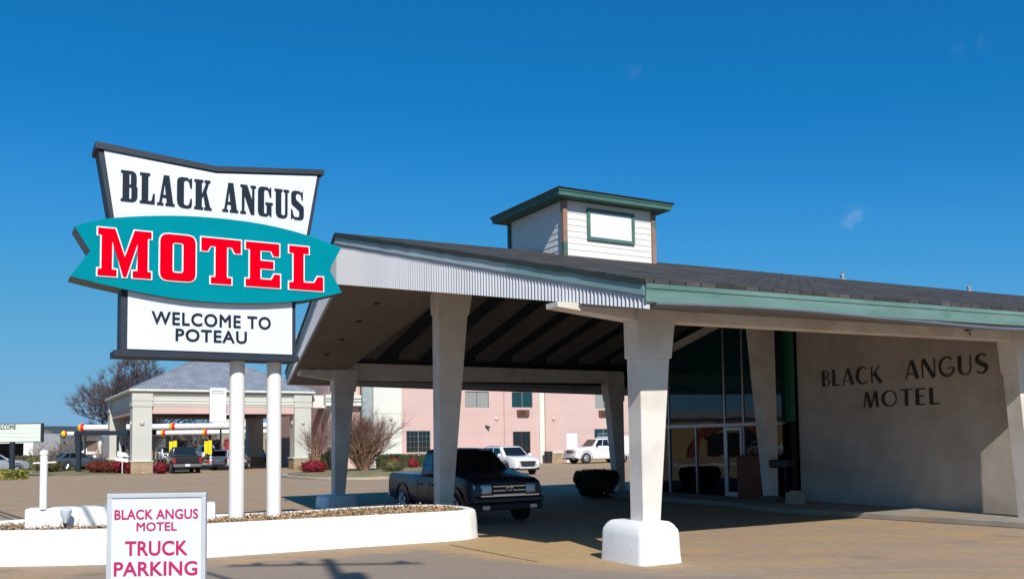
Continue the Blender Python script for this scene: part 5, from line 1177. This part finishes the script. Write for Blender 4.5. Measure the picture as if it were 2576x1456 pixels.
# left foreground green strip and far hedge
shrub('low yellow green ground-cover hedge under the welcome board', 'hedge', (-33.6, 57.4, 0), (2.8, .9, .28), 3600, .09, LM_yel, 12, True, name='hedge')
shrub('long brown green hedge between the welcome board and the bare shrubs', 'hedge', (-40.3, 80.5, 0), (2.9, .9, .62), 3800, .1, LM_brown, 13, True, name='hedge', rotz=.35)
shrub('round green brown bush left of the dark hatchback', 'shrub', (-37.2, 73.4, 0), (1.1, .9, .5), 1500, .09, LM_brown, 14)
shrub('pale green shrub under the small bare tree on the left verge', 'shrub', (-38.8, 76.5, 0), (.7, .7, .45), 900, .08, LM_yel, 15)
for i, (x, y, h_, sd, lb) in enumerate(((-38.3, 76.0, 3.2, 51, 'small bare pale-stemmed tree on the left verge'), (-41.8, 80.5, 3.0, 52, 'wispy bare shrub right behind the white pipe post'), (-36.0, 80.5, 3.4, 53, 'bare brown shrub between the dark hatchback and its neighbour tree'))):
    t = thing('bare_shrub', lb, 'shrub', (x, y, 0)); m = MB(); vase(m, (0, 0, 0), h_, 1.2, sd, n=9, r0=.05, lv=3); m.build('branches', [mat('tan_twig', c8(140, 118, 90), .9, var=.2), mat('tan_twig', c8(140, 118, 90), .9)], t)
# big bare tree behind the hotel canopy
t = thing('bare_tree', 'big dense bare tree rising behind the left of the hotel canopy roof', 'tree', (-46.6, 112, 0))
m = MB(); dense_tree(m, (.2, 0, 7.2), (6.0, 5.5, 4.8), (0, 0, 1.6), 1700, 15, 7, tl=1.05, rt=.012)
tr = m.build('branches', [barkg, bark2], t)
m = MB(); m.tube([(0, 0, -.1), (0, 0, 2.6)], [.42, .33], 8); m.build('trunk', barkg, t)
t2 = thing('bare_tree', 'smaller bare tree showing right of the big one at the canopy roof edge', 'tree', (-41.0, 116, 0))
m = MB(); dense_tree(m, (0, 0, 6.9), (5.0, 4.5, 4.9), (0, 0, 1.6), 420, 12, 19, tl=1.2, rt=.012); m.build('branches', [barkg, bark2], t2)
m = MB(); m.tube([(0, 0, -.1), (0, 0, 2.4)], [.32, .25], 8); m.build('trunk', barkg, t2)
for i, (x, y, h_, sd, lb) in enumerate(((-62, 125, 4.6, 3, 'low brown bare tree beyond the left parking lot, nearest the welcome board'), (-55, 128, 5.0, 4, 'low brown bare tree beyond the lot, left of the drive-in'), (-50, 122, 4.8, 6, 'low reddish bare tree directly left of the camper'))):
    t = thing('bare_tree', lb, 'tree', (x, y, 0)); m = MB(); bare_tree(m, (0, 0, 0), h_, 1.2, 4, sd, r0=.14, nb=4, up=.2, trunk=.25); m.build('branches', [mat('brown_twig', c8(104, 84, 76), .9), mat('brown_twig', c8(104, 84, 76), .9)], t)
# distant tree line
m = MB(); rr = random.Random(77)
for i in range(170):
    x = -330 + i * 2.6; y = 300 + rr.uniform(-25, 30); m.sphere((x, y, 1.5), (rr.uniform(3, 6), 3, rr.uniform(3, 6.0)), 7, 5)
    leafy(m, (x, y, 2.5), (5.5, 3, 4.5), 60, .9, i, mi=0)
tag(m.build('far_woods', mat('far_wood_grey', (.10, .10, .095, 1), .95, var=.3, scale=.05)), 'grey brown line of winter woods on the horizon at the left', 'woods', kind='stuff')

# ================================================================== DRIVE-IN
db = thing('drive_in_building', 'long beige drive-in restaurant with dark windows behind the parking stalls', 'building', (-46.6, 123, 0), YAW * .35)
m = MB(); m.box(0, 24, 0, 8, 0, 4.3); m.build('wall', mat('drivein_wall', c8(150, 138, 124), .9, var=.08), db)
m = MB(); m.box(-.3, 24.3, -.3, 8.3, 4.3, 4.6); m.build('roof', mat('drivein_parapet', c8(180, 176, 168), .8), db)
for a in (.8, 4.6, 9.0, 13.0):
    m = MB(); m.box(a, a + 2.6, -.06, .02, .9, 2.7); wf = m.build('window', mat('bronze_frame', (.05, .035, .03, 1)), db); m = MB(); m.box(a + .1, a + 2.5, -.075, -.062, 1.0, 2.6); m.build('pane', carglass, wf)
m = MB(); m.box(7.55, 8.6, -.07, .02, .05, 2.7); m.build('door', mat('red_door', c8(150, 40, 50), .6), db)
m = MB(); m.box(6, 9.5, 1, 3, 4.6, 5.9); m.box(9.9, 10.9, 1, 3, 4.6, 5.5); m.build('rooftop_unit', mat('unit_beige', c8(206, 196, 176), .7), db)
def stall_canopy(lb, p0, ang, Lx, z, r, balls, posts, boards, dep=2.4):
    t = thing('stall_canopy', lb, 'canopy', p0, ang)
    m = MB(); m.tube([(0, 0, z), (Lx, 0, z)], r, 14); m.build('round_fascia', mat('fascia_white', (.82, .82, .84, 1), .4, var=.02), t, smooth=50)
    m = MB(); m.box(.2, Lx, .05, dep, z - r * .8, z - r * .4); m.build('roof', mat('canopy_under', c8(120, 125, 130), .7), t)
    for x in balls:
        m = MB(); R_ = r * 1.4
        for k in range(10):
            a0, a1 = pi * k / 10 - pi / 2, pi * (k + 1) / 10 - pi / 2
            m.loft([[(x + R_ * sin(a), R_ * cos(a) * cos(b_), z + R_ * cos(a) * sin(b_)) for b_ in [2 * pi * q / 14 for q in range(14)]] for a in (a0, a1 if k < 9 else a1 - .01)], 0 if k < 5 else 1)
        m.build('ball_lamp', [mat('ball_yellow', c8(250, 200, 20), .4), mat('ball_red', c8(225, 20, 20), .4)], t)
    for x in posts:
        m = MB(); m.tube([(x, .6, 0), (x, .6, z - r)], .1, 8); m.build('post', blackm, t)
    for x in boards:
        m = MB(); m.box(x - .42, x - .03, .2, .35, 1.0, 2.35); m.box(x + .03, x + .42, .2, .35, .9, 2.5); m.box(x - .5, x + .4, .36, .4, 2.25, 2.4); m.build('menu_board', mat('menu_yellow', c8(240, 215, 20), .5), t)
    return t
stall_canopy('front drive-in stall canopy with white round fascia and yellow-red balls', (-45.8, 97.3, 0), .02, 23.5, 3.98, .31, (0, 9.6), (.1, 7.4, 14.5, 21), ())
stall_canopy('rear drive-in stall canopy, the lower white tube with yellow menu boards', (-43.0, 103.5, 0), .02, 18.4, 3.4, .28, (3.5, 8.2), (4.5, 8.5, 13.2), (1.15, 4.5, 8.45))
stall_canopy('short far-left drive-in canopy ending in a yellow ball', (-49.0, 100, 0), .8, 4, 3.4, .24, (0,), (1.5,), ())
t = thing('steel_canopy_frame', 'dark blue steel beam and post frame left of the cream pillars', 'canopy frame', (-34.2, 72.2, 0), YAW - .5)
m = MB(); m.box(-.15, .15, -.15, .15, 0, 2.85); m.build('post', navy, t); m = MB(); m.box(-.3, 6.0, -.2, .2, 2.85, 3.2); m.box(-.3, 6.0, -.24, -.201, 2.93, 3.08); m.build('beam', navy, t)
m = MB(); m.box(1.9, 2.05, 2.5, 2.65, 0, 2.85); m.build('post', navy, t); m = MB(); m.box(2.7, 2.9, 1.6, 1.75, 0, 2.85); m.build('post', navy, t)
# camper, store, block wall
t = thing('camper', 'white camper front with a brown trapezoid window seen behind the steel frame', 'camper', (-47.6, 103, 0), .1)
m = MB(); m.hexa([(-1.6, 0, .5), (1.3, 0, .5), (1.3, 5, .5), (-1.6, 5, .5)], [(-1.5, .2, 3.3), (1.2, .2, 3.3), (1.2, 5, 3.3), (-1.5, 5, 3.3)]); m.build('body', whitecar, t, bevel=.2, segs=3)
m = MB(); m.hexa([(-.25, .02, 1.45), (.75, .02, 1.45), (.75, .12, 1.45), (-.25, .12, 1.45)], [(-.45, .1, 2.6), (.95, .1, 2.6), (.95, .2, 2.6), (-.45, .2, 2.6)]); m.build('window', mat('camper_window', c8(120, 98, 88), .4), t)
m = MB(); m.hexa([(-1.3, .03, 1.5), (-.7, .03, 1.5), (-.7, .12, 1.5), (-1.3, .12, 1.5)], [(-1.35, .1, 2.6), (-.8, .1, 2.6), (-.8, .2, 2.6), (-1.35, .2, 2.6)]); m.build('window', carglass, t)
m = MB(); m.box(-1.5, 1.25, -.03, -.01, 1.05, 1.12); m.build('stripe', mat('red_stripe', c8(150, 50, 60), .5), t)
for s_ in (-1.3, 1.1): m = MB(); m.disc((s_, 1.5, .35), (1, 0, 0), .35, .25, 16); m.build('wheel', rubber, t)
t = thing('store_building', 'low white store with open dark front under the welcome board', 'building', (-76, 135, 0), 0)
m = MB(); m.box(-10, 5.3, 0, 8, 2.6, 4.0); m.box(-10, 5.3, 5, 8, 0, 2.59); m.box(3.9, 5.3, 0, 4.99, 0, 2.59); m.build('wall', mat('store_white', (.75, .75, .74, 1), .8), t)
m = MB(); m.box(-10, 3.8, 4.9, 4.98, 0, 2.58); m.build('shop_front', dark, t)
m = MB(); m.box(-6, -4, 0.5, 3, 0, 1.4); m.box(-3, -1.4, .5, 3, 0, 1.1); m.build('stacked_goods', mat('goods', (.5, .5, .55, 1), .7, var=.3, scale=3), t)
t = thing('shed', 'pale arched-roof shed between the white block wall and the brown trees', 'shed', (-92, 200, 0), 0)
m = MB(); m.loft([[(x, y, 2.4 + 1.2 * sin(a)) if False else (5 * cos(a), y, 2.0 + 1.5 * sin(a)) for a in [pi * k / 10 for k in range(11)]] for y in (0, 8)]) if False else m.loft([[(2.2 * cos(a), y, 1.2 + 1.1 * sin(a)) for a in [pi * k / 10 for k in range(11)]] for y in (0, 8)]); m.build('roof', mat('shed_roof', c8(150, 156, 162), .6), t)
m = MB(); m.box(-2.1, 2.1, .3, 7.7, 0, 1.19); m.build('wall', mat('shed_wall', c8(120, 120, 122), .8), t)
for (x, y, h_, lb) in ((-54.5, 118, 5.8, 'slim grey light pole between the welcome board and the drive-in'), (-49.2, 108, 5.3, 'thin antenna pole above the drive-in canopy, by the bare tree')):
    t = thing('light_pole', lb, 'pole', (x, y, 0)); m = MB(); m.tube([(0, 0, 0), (0, 0, h_)], [.08, .05], 6); m.build('pole', alum, t)
    m = MB(); m.tube([(0, 0, h_), (.5, 0, h_ + .02)], .04, 5); m.build('lamp_head', alum, t)
# welcome letter board
t = thing('welcome_board', 'pale green marquee board reading WELCOME on one dark post at the left edge', 'sign', (-33.6, 61.5, 0), 0)
m = MB(); m.tube([(0, 0, 0), (0, 0, 2.35)], .17, 12); m.build('post', navy, t)
m = MB(); m.box(-2.4, 2.02, -.18, .18, 2.33, 3.6); bd2 = m.build('cabinet', mat('dark_edge', c8(60, 74, 78), .5), t)
m = MB(); m.box(-2.34, 1.97, -.195, -.182, 2.38, 3.54); m.build('letter_face', mat('marquee_white', c8(216, 226, 210), .4, var=.04), bd2)
m = MB()
for k in range(1, 4): z = 2.38 + k * .29; m.box(-2.34, 1.97, -.203, -.196, z - .008, z + .008)
m.build('rail', mat('rail_grey', c8(170, 180, 172), .5), bd2)
text('lettering', 'WELCOME', ink, t, (-.43, -.21, 3.2), 1, width=1.5, height=.31, ext=.006, off=.012)

# ================================================================== BEHIND THE CAMERA (cast shadows and reflections)
t = thing('utility_pole', 'wooden utility pole with crossarm and transformer standing behind the viewer', 'utility pole', (1.75, -1.6, 0))
m = MB(); m.tube([(0, 0, 0), (0, 0, 14.5)], [.16, .11], 12); m.build('pole', mat('pole_wood', (.14, .10, .07, 1), .9, var=.2), t)
m = MB(); m.box(-1.7, 1.5, -.045, .045, 13.9, 14.0); m.build('crossarm', mat('pole_wood', (.14, .10, .07, 1), .9), t)
for x in (-1.2, -.5, 1.2):
    m = MB(); m.tube([(x, 0, 14.0), (x, 0, 14.1), (x, 0, 14.25)], [.06, .1, .05], 8); m.build('insulator', mat('porcelain', (.3, .3, .3, 1), .3), t)
m = MB(); m.tube([(.25, .05, 12.3), (.25, .05, 13.0)], .17, 14); m.build('transformer', alum, t)
def wire(lb, a, b_, sag, r):
    a, b_ = Vector(a), Vector(b_); pts = []
    for i in range(25): q = i / 24; p_ = a.lerp(b_, q); p_.z -= 4 * sag * q * (1 - q); pts.append(p_)
    m = MB(); m.tube(pts, r, 5, caps=False); tag(m.build('overhead_wire', blackm), lb, 'wire', 'overhead wires of the utility pole')
wire('thick service cable running to the left past the lot', (1.7, -1.6, 10.2), (-36, 49, 8.6), .9, .05)
wire('second service cable beside the thick one', (1.7, -1.6, 9.2), (-35, 49, 7.4), 1.0, .04)
t = thing('street_building', 'tan restaurant with a red arched band across the street, outside the picture', 'building', (-66, 44, 0), radians(62))
m = MB(); m.box(-16.3, 18.3, -.4, 10, 4.2, 5.0); m.build('roof_band', mat('grey_band', (.3, .32, .34, 1), .8), t)
m = MB(); m.box(-16, 18, 0, 10, 0, 4.19); m.build('wall', mat('tan_wall', c8(176, 146, 104), .9, var=.06), t)
m = MB()
rg = [[(8 + r_ * cos(a), -.35, .3 + r_ * sin(a) * .8) for r_ in (3.6, 4.5)] + [(8 + r_ * cos(a), 0.02, .3 + r_ * sin(a) * .8) for r_ in (4.5, 3.6)] for a in [pi * k / 16 for k in range(17)]]
m.loft(rg); m.build('arch_band', mat('arch_red', c8(130, 56, 44), .7), t)
m = MB(); m.box(5.4, 10.6, -.1, -.01, 0, 2.5); m.box(-8, -5, -.1, -.01, 2.6, 3.6); m.box(-14.5, -10, -.1, -.01, .8, 2.6); m.build('window', carglass, t)
vehicle('parked_car', 'white car parked outside the tan restaurant across the street', 'car', (-62, 47, 0), radians(-70), whitecar, 'suv', L=4.6, Wd=1.9, H=1.7, belt=1.08, hood=1.05, xw=(1.4, -1.35), wr=.36, cab=(1.15, -2.1, .35, -1.75), cowl=1.08)
for i, (x, y) in enumerate(((-26.5, 38.5), (-29.5, 40))):
    m = MB(); m.box(-.15, .15, -5, 5, 0, .15); o = m.build('kerb', mat('white_kerb', (.7, .69, .66, 1), .8, var=.08), bevel=.02, loc=(x, y, 0), rotz=radians(-19)); tag(o, kind='structure')
